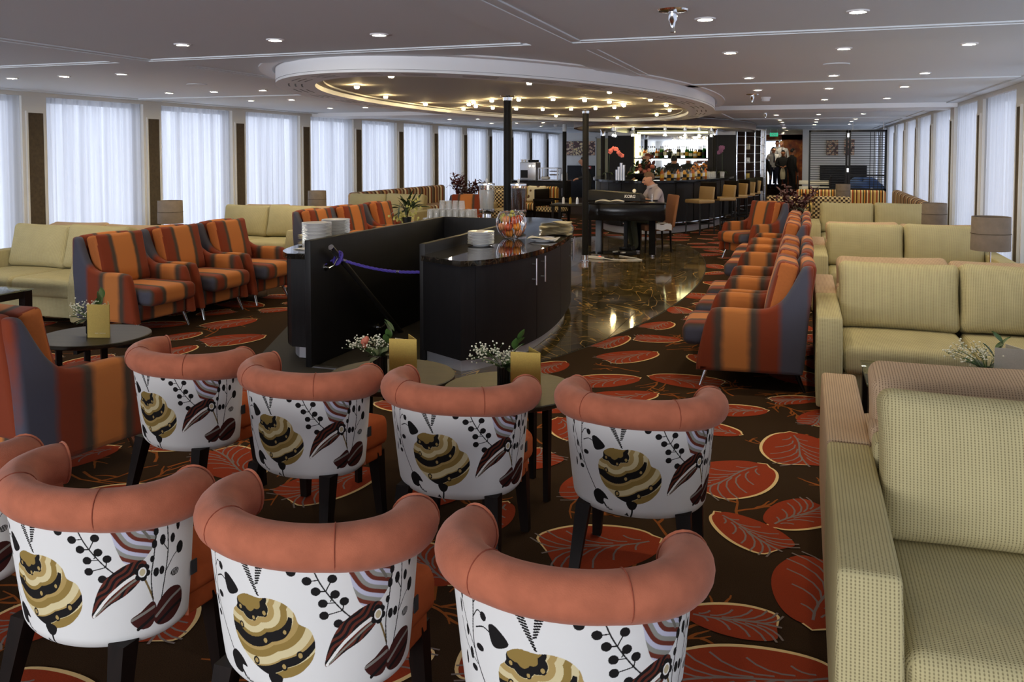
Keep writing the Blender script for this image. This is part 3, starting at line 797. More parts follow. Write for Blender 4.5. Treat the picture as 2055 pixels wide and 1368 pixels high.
# abstract three-panel picture
pm = []
for i, (c1, c2) in enumerate((((184, 84, 50), (226, 204, 168)), ((216, 176, 90), (232, 214, 170)), ((196, 96, 60), (230, 208, 176)))):
    m, nt, bb = newmat(f'abstract_canvas_{i}')
    tc = nt.nodes.new('ShaderNodeTexCoord'); n = nt.nodes.new('ShaderNodeTexVoronoi'); n.inputs['Scale'].default_value = 14; nt.links.new(tc.outputs['Object'], n.inputs['Vector'])
    nt.links.new(ramp_node(nt, n.outputs['Distance'], [(0.15, srgb(*c1)), (0.35, srgb(*c2)), (0.6, srgb(90, 60, 60))]), bb.inputs['Base Color']); pm.append(m)
t = thing('wall_picture', 'three-panel abstract picture in rust and yellow on the far left wall', 'picture', (-7.55, 29.24, 0))
for i in range(3):
    b = MB(); b.box(-.62 + i * .41, -.24 + i * .41, 0, .04, 1.50, 2.0); obj('canvas', b, pm[i], t, smooth=0)
b = MB(); b.box(-7.3, -7.12, 29.24, 29.262, 1.02, 1.12)
o = obj('fire_sign', b, M('red_sign', srgb(196, 50, 40), .5), None, smooth=0); tag(o, 'small red and white fire sign on the dark wainscot', 'sign')
b = MB(); b.box(-7.27, -7.15, 29.236, 29.24, 1.04, 1.075); obj('sign_symbol', b, 'white_paper', o, smooth=0)

# right forward partition (white over dark wainscot) behind the lattice screen
mb = MB(); mb.box(0.0, XR, 27.0, 27.12, 0, ZC).box(-.05, .0, 27.0, Y1, 0, ZC)
wfr = struct('wall_forward_right', mb, 'wall', smooth=0)
b = MB(); b.box(0.45, 1.75, 26.95, 27.0, 0, 1.22); obj('wainscot', b, 'black', wfr, smooth=0)
for (xa, xb, za, zb_, i) in ((0.62, .95, 1.52, 1.97, 0), (1.12, 1.40, 1.52, 1.99, 2)):
    b = MB(); b.box(xa, xb, 26.95, 26.99, za, zb_)
    o = obj('wall_picture', b, pm[i], None, smooth=0); tag(o, ('left' if i == 0 else 'right') + ' of two small abstract pictures behind the lattice screen', 'picture', 'pictures behind the screen')
# far end of the corridor: warm mural wall
m, nt, bb = newmat('rust_mural')
tc = nt.nodes.new('ShaderNodeTexCoord'); n = nt.nodes.new('ShaderNodeTexNoise'); n.inputs['Scale'].default_value = 3.2; n.inputs['Detail'].default_value = 6; nt.links.new(tc.outputs['Object'], n.inputs['Vector'])
nt.links.new(ramp_node(nt, n.outputs['Fac'], [(0.3, srgb(70, 30, 14)), (0.5, srgb(150, 70, 26)), (0.62, srgb(196, 120, 40)), (0.75, srgb(90, 40, 20))]), bb.inputs['Base Color']); MAT['mural'] = m
mb = MB(); mb.box(-0.85, -.05, 35.0, 35.2, 0, ZC).box(-3.6, -2.6, 35.0, 35.2, 0, ZC).box(-3.6, -.05, 35.0, 35.2, 2.1, ZC)
struct('wall_forward_end', mb, 'mural', smooth=0)
mb = MB()
for x in (-2.6, -1.75, -.9): mb.box(x - .03, x + .03, 35.05, 35.1, 0, 2.1)
for z in (.03, 1.0, 2.07): mb.box(-2.6, -.9, 35.05, 35.1, z - .03, z + .03)
dg = struct('door_2', mb, 'steel', smooth=0)
b = MB(); b.box(-2.57, -.93, 35.07, 35.076, .06, 2.05); obj('pane', b, 'window_glass', dg, smooth=0)
mb = MB(); mb.box(-4.85, -4.75, 22.0, 29.4, 0, ZC).box(-1.72, -1.62, 25.2, 35, 0, ZC).box(-3.6, -3.5, 29.4, 35, 0, ZC).box(-4.85, -3.5, 29.3, 29.45, 0, ZC)
struct('wall_service_core', mb, 'brownwood', smooth=0)

# ------------------------------------------------------------------ columns
def column(x, y, z0, z1, r, lab, chrome_top=True):
    t = thing('round_column', lab, 'column', (x, y, 0))
    b = MB(); b.lathe([(r, z0), (r, z1)], 28); obj('shaft', b, M('black_leather_shaft', srgb(18, 17, 17), .6, spec=.2, bump=(80, .2)) if 'shaft' not in MAT else MAT['shaft'], t)
    MAT.setdefault('shaft', t.children[0].data.materials[0] if t.children else bpy.data.materials['black_leather_shaft'])
    if chrome_top:
        b = MB(); b.lathe([(r + .004, z1 - .055), (r + .008, z1 - .02), (r + .035, z1 - .004), (r + .035, z1)], 28); obj('capital', b, 'chrome', t)
    b = MB(); b.lathe([(r + .03, z0), (r + .03, z0 + .01), (r + .006, z0 + .014), (r + .006, z0 + .09)], 28); obj('base_ring', b, 'chrome', t)
    return t
column(-3.10, 8.85, .87, 2.228, .046, 'black column with chrome top rising from the buffet between the drink dispensers')
column(-3.03, 12.1, .006, 2.228, .046, 'black column with chrome base standing in front of the piano')
column(-5.62, 20.3, 0, 2.12, .05, 'shorter black column next to the striped corner sofa', False)
b = MB(); b.lathe([(.05, 2.12), (.05, ZC)], 24)
o = obj('column_gap_filler', b, 'ceil', [x for x in COL.objects if x.name.startswith('round_column')][-1])  # ceiling-coloured filler added to close the gap above the short column

# ------------------------------------------------------------------ sofas
def cushion_fn(h, puff, pinch=0.0, ax=2, sag=0.0, lift=0.0):
    def f(p):
        q = [p[i] / h[i] for i in range(3)]
        o = [i for i in range(3) if i != ax]
        k = (1 - abs(q[o[0]]) ** 2.4) * (1 - abs(q[o[1]]) ** 2.4)
        r = list(p); r[ax] = p[ax] * (1 + puff * k) - (sag * k if ax == 2 else 0)
        if ax == 1 and p[2] > 0: r[2] = p[2] + lift * (abs(q[0]) ** 3 - .35) * q[2]
        for i in o: r[i] = p[i] * (1 - pinch * (1 - abs(q[[j for j in o if j != i][0]]) ** 2))
        return tuple(r)
    return f
def make_sofa(mat, W=1.76, kind='a'):
    """front at y=0 facing -y, x from 0 to W"""
    t = thing('two_seat_sofa', '', 'sofa')
    D = .98; aw = .145; ah = .60
    for x0 in (0, W - aw):
        def fn(p):
            z = p[2] / (ah / 2)
            yy = p[1]
            return (p[0] * (1 + .05 * (1 - z * z)), yy - .05 * (1 - ((z + .2)) ** 2) * (1 if yy < 0 else 0), p[2])
        b = MB(); b.rbox((x0 + aw / 2, D / 2 + .0, .05 + (ah - .05) / 2), (aw, D, ah - .05), .018, 3, 5, fn=fn); obj('arm', b, mat, t, uv=True)
    b = MB(); b.rbox((W / 2, D / 2 + .03, .16), (W - 2 * aw - .004, D - .1, .2), .02, 2); obj('base', b, mat, t, uv=True)
    b = MB(); b.rbox((W / 2, D - .075, .36), (W - 2 * aw + .01, .13, .60), .03, 3); obj('back_panel', b, mat, t, uv=True)
    sw = (W - 2 * aw) / 2
    rr = random.Random(5)
    for k in range(2):
        cx = aw + sw * (k + .5)
        h = (sw / 2 - .003, .37, .085)
        b = MB(); b.rbox((0, 0, 0), (2 * h[0], 2 * h[1], 2 * h[2]), .05, 4, 8, fn=cushion_fn(h, .14)); T = Matrix.Translation((cx, .355, .345))
        b.v = [tuple(T @ Vector(p)) for p in b.v]; obj('seat_cushion', b, mat, t, uv=True)
        h = (sw / 2 + .008, .105, .225)
        b = MB(); b.rbox((0, 0, 0), (2 * h[0], 2 * h[1], 2 * h[2]), .055, 4, 8, fn=cushion_fn(h, .38, .04, 1, 0, .022))
        o = obj('back_cushion', b, mat, t, uv=True)
        o.location = (cx, .73 + (.05 if kind == 'b' else 0), .635 + (.008 if k else 0) - (.025 if kind == 'b' else 0)); o.rotation_euler = (R(-14), R(rr.uniform(-1.2, 1.2)), R(rr.uniform(-2, 2)))
    for (x, y) in ((.09, .1), (W - .09, .1), (.09, D - .1), (W - .09, D - .1)):
        b = MB(); b.lathe([(.02, 0), (.025, .06)], 10, c=(x, y)); obj('foot', b, 'legwood', t)
    return t
SO = Proto(make_sofa('waffle')); SP = Proto(make_sofa('waffle_pink', kind='b'))
GS = 'two-seat sofas set back to back'
XS = 0.09
SO.put((XS, 2.13, 0), 0, 'olive yellow woven sofa in the right foreground facing the viewer', GS)
SP.put((XS + 1.76, 4.10, 0), PI, 'pinkish beige woven sofa back to back behind the foreground sofa', GS)
SO.put((XS, 5.45, 0), 0, 'olive sofa facing the viewer beside the nearest right armchairs', GS)
SP.put((XS + 1.76, 7.42, 0), PI, 'beige sofa facing away behind the second right sofa', GS)
SO.put((XS, 8.75, 0), 0, 'third olive sofa on the right, in front of the sofa row by the banquette', GS)
SP.put((XS + 1.76, 10.72, 0), PI, 'beige sofa facing away behind the third right sofa', GS)
SO.put((XS, 12.62, 0), 0, 'farthest olive sofa on the right, in front of the striped banquette', GS)
XLs = -7.92
SO.put((XLs, 5.95, 0), 0, 'olive sofa at the far left facing the viewer beside the nearest left armchairs', GS)
SP.put((XLs + 1.76, 7.92, 0), PI, 'beige sofa facing away behind the nearest left sofa', GS)
SO.put((XLs, 9.35, 0), 0, 'second olive sofa on the left, behind the first trio of armchairs', GS)
SP.put((XLs + 1.76, 11.32, 0), PI, 'beige sofa facing away behind the second left sofa', GS)
SO.put((XLs, 12.85, 0), 0, 'farthest olive sofa on the left, beside the second trio of armchairs', GS)

# ------------------------------------------------------------------ striped armchairs (front faces -y)
def smooth_poly(pts, n=4):
    """closed Catmull-Rom"""
    out = []; k = len(pts)
    for i in range(k):
        p0, p1, p2, p3 = (Vector(pts[(i + j - 1) % k]) for j in range(4))
        for s in range(n):
            u = s / n
            out.append(tuple(0.5 * ((2 * p1) + (p2 - p0) * u + (2 * p0 - 5 * p1 + 4 * p2 - p3) * u * u + (3 * p1 - p0 - 3 * p2 + p3) * u ** 3)))
    return out
def make_armchair():
    t = thing('armchair', '', 'armchair')
    side = [(-.345, .135), (-.33, .25), (-.295, .42), (-.262, .515), (-.225, .548), (-.10, .556), (.05, .553), (.14, .570), (.215, .625), (.27, .71), (.315, .80), (.345, .845), (.39, .85), (.405, .82), (.395, .70), (.375, .45), (.36, .25), (.345, .145), (.30, .13), (-.10, .125), (-.315, .122)]
    sp = smooth_poly(side, 3)
    for s in (-1, 1):
        b = MB()
        T = Matrix(((0, 0, 1, s * .325), (1, 0, 0, 0), (0, 1, 0, 0), (0, 0, 0, 1)))
        b.prism_round(sp, .085, .03, 4, T=T)
        # flare outwards a little toward the front, pinch the wing at the top
        b.v = [(x + s * (.02 * max(0, -y - .05) - .10 * max(0, z - .58)), y, z) for (x, y, z) in b.v]
        obj('side_panel', b, 'stripe_d', t, smooth=60)
    b = MB(); b.rbox((0, 0, 0), (.60, .09, .60), .04, 4, 4, fn=lambda p: (p[0] * (1 - .05 * (p[2] / .3)), p[1], p[2] + .012 * (1 - (p[0] / .3) ** 2) * (1 if p[2] > 0 else 0)))
    T = Matrix.Translation((0, .345, .56)) @ Matrix.Rotation(R(-8), 4, 'X'); b.v = [tuple(T @ Vector(p)) for p in b.v]
    obj('backrest', b, 'stripe_b', t, smooth=60)
    b = MB(); b.rbox((0, -.01, .205), (.56, .60, .15), .025, 3, 2); obj('seat_base', b, 'stripe_w', t, smooth=60)
    h = (.275, .335, .08)
    b = MB(); b.rbox((0, -.115, .345), (.55, .67, .155), .055, 4, 6, fn=cushion_fn(h, .12)); obj('seat_cushion', b, 'stripe_w', t, smooth=60)
    h = (.275, .07, .235)
    b = MB(); b.rbox((0, 0, 0), (.55, .135, .47), .035, 3, 6, fn=cushion_fn(h, .28, .03, 1))
    for i, f in enumerate(b.f):
        if abs(sum(b.v[k][0] for k in f)) / len(f) > .2615: b.m[i] = 1
    T = Matrix.Translation((0, .205, .635)) @ Matrix.Rotation(R(-13), 4, 'X'); b.v = [tuple(T @ Vector(p)) for p in b.v]
    obj('back_pillow', b, ['stripe_b', 'stripe_gusset'], t, smooth=60)
    for (x, y, m, dx, dy) in ((-.27, -.27, 'chrome', -.02, -.05), (.27, -.27, 'chrome', .02, -.05), (-.27, .30, 'legwood', -.01, .06), (.27, .30, 'legwood', .01, .06)):
        b = MB(); b.tube([(x + dx, y + dy, 0), (x, y, .14)], [.011, .018], 10); obj('leg', b, m, t)
    return t
AC = Proto(make_armchair()); GA = 'striped lounge armchairs'
for i, y in enumerate((6.13, 6.93, 7.73)):
    AC.put((-5.72, y, 0), R(90 + (-3, 0, 2)[i]), f"rust and orange striped armchair in the front left trio, {('nearest the viewer', 'middle one', 'farthest one')[i]}", GA)
for i, y in enumerate((9.57, 10.42, 11.34)):
    AC.put((-5.74, y, 0), R(90 + (1, -2, 3)[i]), f"striped armchair in the second left trio behind the buffet, {('nearest the viewer', 'middle one', 'farthest one')[i]}", GA)
for i, y in enumerate((6.18, 6.98, 7.75)):
    AC.put((-0.345, y, 0), R(-90 + (2, -1, 1)[i]), f"striped armchair in the front right trio, {('nearest the viewer', 'middle one', 'farthest one')[i]}", GA)
for i, y in enumerate((9.55, 10.35, 11.15)):
    AC.put((-0.345, y, 0), R(-90 + (-2, 1, -3)[i]), f"striped armchair in the second right trio, {('nearest the viewer', 'middle one', 'farthest one')[i]}", GA)
AC.put((-0.72, 13.15, 0), R(-48), 'single striped armchair turned toward the aisle before the red-leaved plant', GA)
AC.put((-5.55, 13.55, 0), R(8), 'striped armchair facing the viewer behind the stacked tumblers', GA)
AC.put((-3.66, 3.27, 0), R(174), 'striped armchair seen from behind at the left edge beside the round table', GA)

# ------------------------------------------------------------------ tub chairs with a printed back (chair faces +y, rear at -y)
TA, TB, TMAX = .287, .222, R(106)
def paint_print(th, z):
    """flat textile print sampled at (angle, height); returns linear RGB"""
    RM = .25
    P = np.stack([th * RM, z], 1)
    C = np.tile(np.array(srgb(218, 217, 214)[:3]), (len(P), 1))
    def pt(x, y):
        xm = (x - 1428) / 1465; a = math.asin(xm / .278) if abs(xm) < .2 else math.copysign(math.asin(.2 / .278) + (abs(xm) - .2) * 4.6, xm)
        return np.array([a * RM, .607 - (y - 552) / 1465])
    K = 1 / 1465
    def pts(l): return np.array([pt(*p) for p in l])
    def smooth(l, n=5, closed=True):
        l = [Vector(p) for p in l]; out = []; k = len(l)
        rngs = range(k) if closed else range(k - 1)
        for i in rngs:
            g = (lambda j: l[j % k]) if closed else (lambda j: l[max(0, min(k - 1, j))])
            a, b, c, d = g(i - 1), g(i), g(i + 1), g(i + 2)
            for s in range(n):
                u = s / n; out.append(tuple(.5 * (2 * b + (c - a) * u + (2 * a - 5 * b + 4 * c - d) * u * u + (3 * b - a - 3 * c + d) * u ** 3)))
        if not closed: out.append(tuple(l[-1]))
        return out
    def inside(poly):
        lo, hi = poly.min(0), poly.max(0)
        idx = np.where((P[:, 0] >= lo[0]) & (P[:, 0] <= hi[0]) & (P[:, 1] >= lo[1]) & (P[:, 1] <= hi[1]))[0]
        r = np.zeros(len(idx), bool); x, y = P[idx, 0], P[idx, 1]; n = len(poly)
        for i in range(n):
            a, b = poly[i], poly[(i + 1) % n]
            if a[1] == b[1]: continue
            c = ((a[1] > y) != (b[1] > y)) & (x < (b[0] - a[0]) * (y - a[1]) / (b[1] - a[1]) + a[0])
            r ^= c
        return idx[r]
    def fill(l, col, sm=True): C[inside(pts(smooth(l) if sm else l))] = srgb(*col)[:3]
    def disc(x, y, r, col, ry=None):
        p = pt(x, y); d = ((P[:, 0] - p[0]) / (r * K)) ** 2 + ((P[:, 1] - p[1]) / ((ry or r) * K)) ** 2
        C[d < 1] = srgb(*col)[:3]
    def stroke(l, w, col, sm=True):
        q = pts(smooth(l, 5, False) if sm else l); n = len(q)
        for i in range(n - 1):
            a, b = q[i], q[i + 1]; ww = (w if not isinstance(w, tuple) else w[0] + (w[1] - w[0]) * i / (n - 1)) * K / 2
            ab = b - a; L2 = max(1e-12, ab @ ab)
            lo = np.minimum(a, b) - ww; hi = np.maximum(a, b) + ww
            idx = np.where((P[:, 0] >= lo[0]) & (P[:, 0] <= hi[0]) & (P[:, 1] >= lo[1]) & (P[:, 1] <= hi[1]))[0]
            if not len(idx): continue
            t = np.clip(((P[idx] - a) @ ab) / L2, 0, 1); d = P[idx] - a - t[:, None] * ab
            C[idx[(d * d).sum(1) < ww * ww]] = srgb(*col)[:3]
    BK = (26, 24, 24); OL = (140, 116, 62); TN = (168, 142, 88); BE = (206, 192, 150); RU = (104, 50, 38); GR = (140, 140, 132); LV = (186, 186, 204); DR = (66, 30, 26)
    # dashed rays
    for k in range(12):
        u = k / 11; w = 26 * (1 - u) + 6 * u; x = 1342 + 47 * u; y = 553 + 103 * u
        stroke([(x - w / 2, y - 2), (x + w / 2, y + 2)], 6.5, BK, False)
    for k in range(7):
        u = k / 6; w = 24 * (1 - u) + 9 * u; x = 1404 - 15 * u; y = 553 + 60 * u
        stroke([(x - w / 2, y + 2), (x + w / 2, y - 2)], 6.5, BK, False)
    # berry sprig
    stem = [(1605, 548), (1622, 590), (1650, 640), (1690, 700), (1722, 740)]
    stroke(stem, 5, BK)
    for (x, y, sx, sy) in ((1527, 552, 1560, 548), (1580, 583, 1618, 580), (1660, 577, 1640, 622), (1608, 622, 1640, 622), (1668, 636, 1654, 660), (1630, 668, 1664, 668), (1695, 666, 1690, 700), (1633, 714, 1690, 700), (1677, 748, 1716, 736)):
        stroke([(sx, sy), (x, y)], 4, BK, False); disc(x, y, 16, BK)
    # striped fan
    fan = [(1706, 528), (1760, 515), (1830, 505), (1862, 520), (1862, 590), (1845, 650), (1800, 700), (1750, 695), (1725, 640), (1712, 580)]
    idx = inside(pts(smooth(fan))); c = pt(1868, 470)
    dd = np.hypot((P[idx, 0] - c[0]), (P[idx, 1] - c[1])) / K
    wob = 3 * np.sin(np.arctan2(P[idx, 1] - c[1], P[idx, 0] - c[0]) * 9)
    bands = [BK, GR, RU, LV, BK, RU, GR, RU, LV, GR, RU, LV, GR, RU, LV, GR, RU, LV, GR, RU]
    bi = np.clip(((dd + wob) / 15).astype(int), 0, len(bands) - 1)
    C[idx] = np.array([srgb(*b)[:3] for b in bands])[bi]
    stroke([(1745, 515), (1800, 560), (1832, 610)], 11, (112, 108, 100))
    # long veined leaf
    leaf = [(1636, 912), (1646, 840), (1680, 760), (1740, 706), (1800, 692), (1822, 716), (1800, 775), (1755, 822), (1700, 858)]
    idx = inside(pts(smooth(leaf))); a, b_ = pt(1636, 912), pt(1815, 705); ax = (b_ - a) / np.linalg.norm(b_ - a); nn = np.array([-ax[1], ax[0]])
    s_ = (P[idx] - a) @ ax / K; d_ = (P[idx] - a) @ nn / K + 6 * np.sin(s_ / 16)
    col = np.where((np.abs(d_) / 11).astype(int)[:, None] % 2 == 0, np.array(srgb(*RU)[:3]) * .8, np.array(srgb(*BK)[:3]))
    C[idx] = col
    stroke([(1640, 905), (1690, 830), (1745, 775), (1800, 745)], (10, 16), (228, 226, 220)); stroke([(1648, 900), (1700, 842), (1752, 792), (1798, 762)], (6, 10), (130, 128, 116))
    # lower right dark leaf and stalks
    fill([(1762, 940), (1800, 912), (1846, 880), (1862, 930), (1840, 985), (1795, 985)], DR); stroke([(1768, 940), (1850, 905)], 12, (128, 124, 116)); stroke([(1790, 985), (1856, 940)], 14, BK)
    stroke([(1812, 770), (1830, 820), (1846, 870)], 8, (116, 96, 56)); stroke([(1846, 880), (1838, 780), (1848, 690), (1856, 600)], 5, BK)
    for (x, y, r) in ((1850, 640, 15), (1842, 700, 12), (1856, 590, 14), (1857, 760, 16)): disc(x, y, r * .8, BK, r * 1.2)
    fill([(1850, 960), (1870, 890), (1920, 850), (1975, 870), (1985, 940), (1940, 990), (1880, 995)], DR); stroke([(1860, 950), (1920, 900), (1975, 880)], 12, (128, 124, 116)); stroke([(1870, 980), (1930, 945), (1980, 930)], 14, BK)
    stroke([(1880, 880), (1895, 780), (1905, 680), (1900, 560)], 5, BK); stroke([(1897, 770), (1930, 720), (1960, 700)], 4, BK); stroke([(1903, 680), (1880, 640)], 4, BK)
    for (x, y, rx, ry) in ((1882, 632, 13, 22), (1902, 548, 13, 24), (1962, 694, 20, 26), (1925, 640, 12, 20), (1880, 760, 12, 18), (1940, 790, 24, 16), (1950, 590, 10, 26)): disc(x, y, rx, BK, ry)
    for k in range(5): stroke([(1925 + 8 * k, 800), (1932 + 8 * k, 778)], 2.5, (218, 217, 214), False)
    # flower
    for k in range(6):
        q = k * PI / 3 + .3; disc(1806 + 25 * math.cos(q) * .7, 745 + 25 * math.sin(q), 14, BK)
    disc(1806, 745, 17, (236, 234, 230), 21); disc(1806, 745, 12, (190, 176, 140), 15)
    # gold shell
    shell = [(1288, 690), (1330, 666), (1390, 668), (1435, 662), (1490, 672), (1530, 704), (1546, 745), (1585, 768), (1602, 822), (1592, 880), (1552, 930), (1500, 958), (1440, 966), (1370, 948), (1308, 908), (1266, 860), (1250, 800), (1256, 752), (1282, 722)]
    idx = inside(pts(smooth(shell))); c = pt(1345, 676); v = (P[idx] - c) / K
    dd = np.hypot(v[:, 0], v[:, 1]); an = np.arctan2(v[:, 1], v[:, 0])
    ds = dd - 14 * np.abs(np.sin(an * 3.3 + .4)) * np.minimum(1, dd / 80)
    edges = [0, 56, 74, 96, 120, 144, 166, 186, 212, 240, 262, 280, 600]
    cols = [OL, BE, TN, BE, OL, BE, TN, OL, BE, TN, BE, OL]
    bi = np.clip(np.searchsorted(edges, ds, 'right') - 1, 0, len(cols) - 1)
    C[idx] = np.array([srgb(*b)[:3] for b in cols])[bi]
    for (r0, wid, a0, a1) in ((58, 14, -2.9, 0.25), (154, 19, -2.55, -0.30), (262, 16, -2.1, -0.42)):
        md = (an > a0) & (an < a1); tt = np.clip(np.minimum(an - a0, a1 - an) / .5, 0, 1)
        C[idx[md & (np.abs(ds - r0) < wid * (.35 + .65 * tt))]] = srgb(*BK)[:3]
    for (x, y, r) in ((1300, 724, 11), (1412, 722, 12), (1362, 750, 10), (1297, 795, 11), (1408, 828, 13), (1492, 783, 11), (1356, 918, 13), (1480, 918, 13), (1547, 868, 14)):
        disc(x, y, r, BK, r * 1.25); disc(x, y, r * .55, TN, r * .75)
    fill([(1408, 958), (1440, 950), (1470, 962), (1462, 990), (1440, 1002), (1418, 990)], BK); stroke([(1442, 990), (1440, 1020), (1428, 1050)], 9, BK)
    # left sprigs
    stroke([(1222, 918), (1180, 830), (1156, 760), (1150, 690), (1160, 600), (1168, 520)], 5, BK)
    stroke([(1168, 655), (1200, 640), (1228, 650)], 5, BK); fill([(1222, 626), (1250, 618), (1296, 662), (1262, 690), (1232, 686)], BK)
    stroke([(1160, 620), (1180, 590), (1200, 600)], 4, BK); disc(1202, 603, 13, BK, 16)
    stroke([(1165, 570), (1185, 540)], 4, BK); disc(1192, 530, 13, BK, 22)
    for (x, y, rx, ry) in ((1178, 722, 18, 13), (1135, 765, 10, 22), (1143, 812, 16, 12), (1122, 690, 8, 20), (1104, 560, 7, 30), (1092, 620, 6, 26), (1120, 520, 9, 20), (1100, 800, 7, 24)): disc(x, y, rx, BK, ry)
    stroke([(1150, 740), (1120, 660), (1096, 560), (1086, 500)], 4, BK); stroke([(1160, 790), (1110, 740), (1090, 660)], 3.5, BK)
    fill([(1208, 940), (1235, 914), (1272, 926), (1300, 962), (1272, 962), (1266, 996), (1226, 994), (1210, 970)], BK); stroke([(1270, 985), (1290, 1010), (1316, 1020)], 9, BK)
    fill([(1390, 1040), (1412, 1020), (1418, 1048)], BK, False)
    return C

def make_tub_chair():
    t = thing('tub_chair', '', 'tub chair')
    zt, zb = .64, .265
    def outer(th, z):
        k = (z - zb) / (zt - zb)
        s = .86 + .14 * k ** .8
        rnd = max(0, (.035 - (z - zb)) / .035); s -= .07 * rnd ** 2
        x = TA * s * math.sin(th); y = -TB * s * math.cos(th)
        return x, y - .012 * k
    NU, NV = 900, 300
    mb = MB()
    ths = np.linspace(-TMAX, TMAX, NU); zs = np.concatenate([zb + .035 * np.linspace(0, 1, 10)[:-1] ** 1.6, np.linspace(zb + .035, zt, NV - 9)])
    vs = [(*outer(th, z), z) for z in zs for th in ths]
    idx = np.arange(NU * NV).reshape(NV, NU)
    fs = np.stack([idx[:-1, :-1], idx[:-1, 1:], idx[1:, 1:], idx[1:, :-1]], -1).reshape(-1, 4)
    me = bpy.data.meshes.new('printed_back'); me.from_pydata(vs, [], fs.tolist())
    me.polygons.foreach_set('use_smooth', [True] * len(me.polygons))
    T_, Z_ = np.meshgrid(ths, zs)
    c = paint_print(T_.ravel(), Z_.ravel())
    at = me.color_attributes.new('print', 'FLOAT_COLOR', 'POINT')
    at.data.foreach_set('color', np.concatenate([c, np.ones((len(c), 1))], 1).astype(np.float32).ravel())
    m, nt, b = newmat('printed_cotton')
    a = nt.nodes.new('ShaderNodeAttribute'); a.attribute_name = 'print'
    nt.links.new(a.outputs['Color'], b.inputs['Base Color']); b.inputs['Roughness'].default_value = .85; b.inputs['Specular IOR Level'].default_value = .15
    me.materials.append(m); me.update()
    o = bpy.data.objects.new('printed_back', me); COL.objects.link(o); o.parent = t
    # inner lining and front edges
    def ring(th, z, off): x, y = outer(th, max(z, zb + .035)); n = Vector((x / TA ** 2, y / TB ** 2, 0)).normalized(); return (x - n.x * off, y - n.y * off, z)
    b = MB(); b.grid(lambda u, v: ring(TMAX * (1 - 2 * u), .30 + (.66 - .30) * v, .06), 40, 8)
    for s in (-1, 1):
        b.grid(lambda u, v: ring(s * TMAX, zb + .01 + (.65 - zb) * v, .06 * u if s > 0 else .06 * (1 - u)), 4, 8)
    obj('inner_back', b, 'suede', t)
    # padded top roll
    n = 56; path = []; rad = []
    for i in range(n):
        u = i / (n - 1); th = -TMAX * 1.03 + 2 * TMAX * 1.03 * u
        k = max(0, (abs(th) - .5) / (TMAX - .5)); rr_ = .056 + .012 * k
        path.append((.270 * math.sin(th), -.206 * math.cos(th), .714 - rr_))
        e = min(u, 1 - u) * (n - 1); rad.append(rr_ * (1 - .10 * math.exp(-e / 1.2)))
    sec = lambda q: (math.cos(q) * .98, math.sin(q) * (.94 if math.sin(q) > 0 else 1.02))
    b = MB(); b.tube(path, rad, 20, sec=sec); roll = obj('top_roll', b, 'suede', t, smooth=60)
    for k, dk in ((0, 1), (n - 1, -1)):
        p = Vector(path[k]); d = (Vector(path[k + dk]) - p).normalized(); a1 = d.cross(Vector((0, 0, 1))).normalized(); a2 = a1.cross(d)
        rr = rad[k] * 1.0
        b = MB(); b.tube([p + (a1 * math.cos(q) + a2 * math.sin(q)) * rr for q in [2 * PI * j / 24 for j in range(24)]], .0035, 6, closed=True); obj('piping', b, 'suede', roll)
    sm = MB()
    for th in (-.62, .62):
        p = Vector((.270 * math.sin(th), -.206 * math.cos(th), .657)); d = Vector((.268 * math.cos(th), .205 * math.sin(th), 0)).normalized(); a1 = d.cross(Vector((0, 0, 1))).normalized()
        s = MB(); s.tube([p + a1 * math.cos(q) * .0560 + Vector((0, 0, 1)) * math.sin(q) * .0545 for q in [2 * PI * j / 28 for j in range(28)]], .0016, 5, closed=True)
        obj('seam', s, M('seam_thread', srgb(140, 66, 44), .9) if 'seam' not in MAT else MAT['seam'], roll); MAT.setdefault('seam', bpy.data.materials['seam_thread'])
    # seat
    sp = [(.225 * math.sin(q) * (1 if abs(q) < PI / 2 else 1), -.165 * math.cos(q)) for q in [R(a) for a in range(-90, 91, 15)]] + [(.235, .10), (.24, .22), (.215, .255), (0, .268), (-.215, .255), (-.24, .22), (-.235, .10)]
    b = MB(); b.prism_round(sp, .125, .035, 4, T=Matrix.Translation((0, 0, .372))); obj('seat', b, 'seat_orange', t, smooth=60)
    b = MB(); b.prism_round([(x * .93, y * .93) for (x, y) in sp], .07, .01, 2, T=Matrix.Translation((0, 0, .29))); obj('seat_frame', b, 'seat_orange', t, smooth=60)
    for (x, y, dx, dy) in ((-.185, -.125, -.03, -.065), (.185, -.125, .03, -.065), (-.195, .20, -.015, .02), (.195, .20, .015, .02)):
        b = MB(); q = [R(45 + 90 * k) for k in range(4)]
        b.add([(x + dx + .020 * math.cos(a) * 1.2, y + dy + .020 * math.sin(a) * 1.2, 0) for a in q] + [(x + .032 * math.cos(a) * 1.2, y + .032 * math.sin(a) * 1.2, .285) for a in q],
              [(3, 2, 1, 0), (4, 5, 6, 7)] + [(i, (i + 1) % 4, 4 + (i + 1) % 4, 4 + i) for i in range(4)]); obj('leg', b, 'legwood', t, smooth=0)
    x, y = outer(TMAX * .985, .42)
    b = MB(); b.box(x + .001, x + .005, y - .001, y + .022, .40, .44); obj('care_tag', b, 'cloth_black', t, smooth=0)
    return t
TC = Proto(make_tub_chair()); GT = 'tub chairs with printed backs'
TS = 1.0
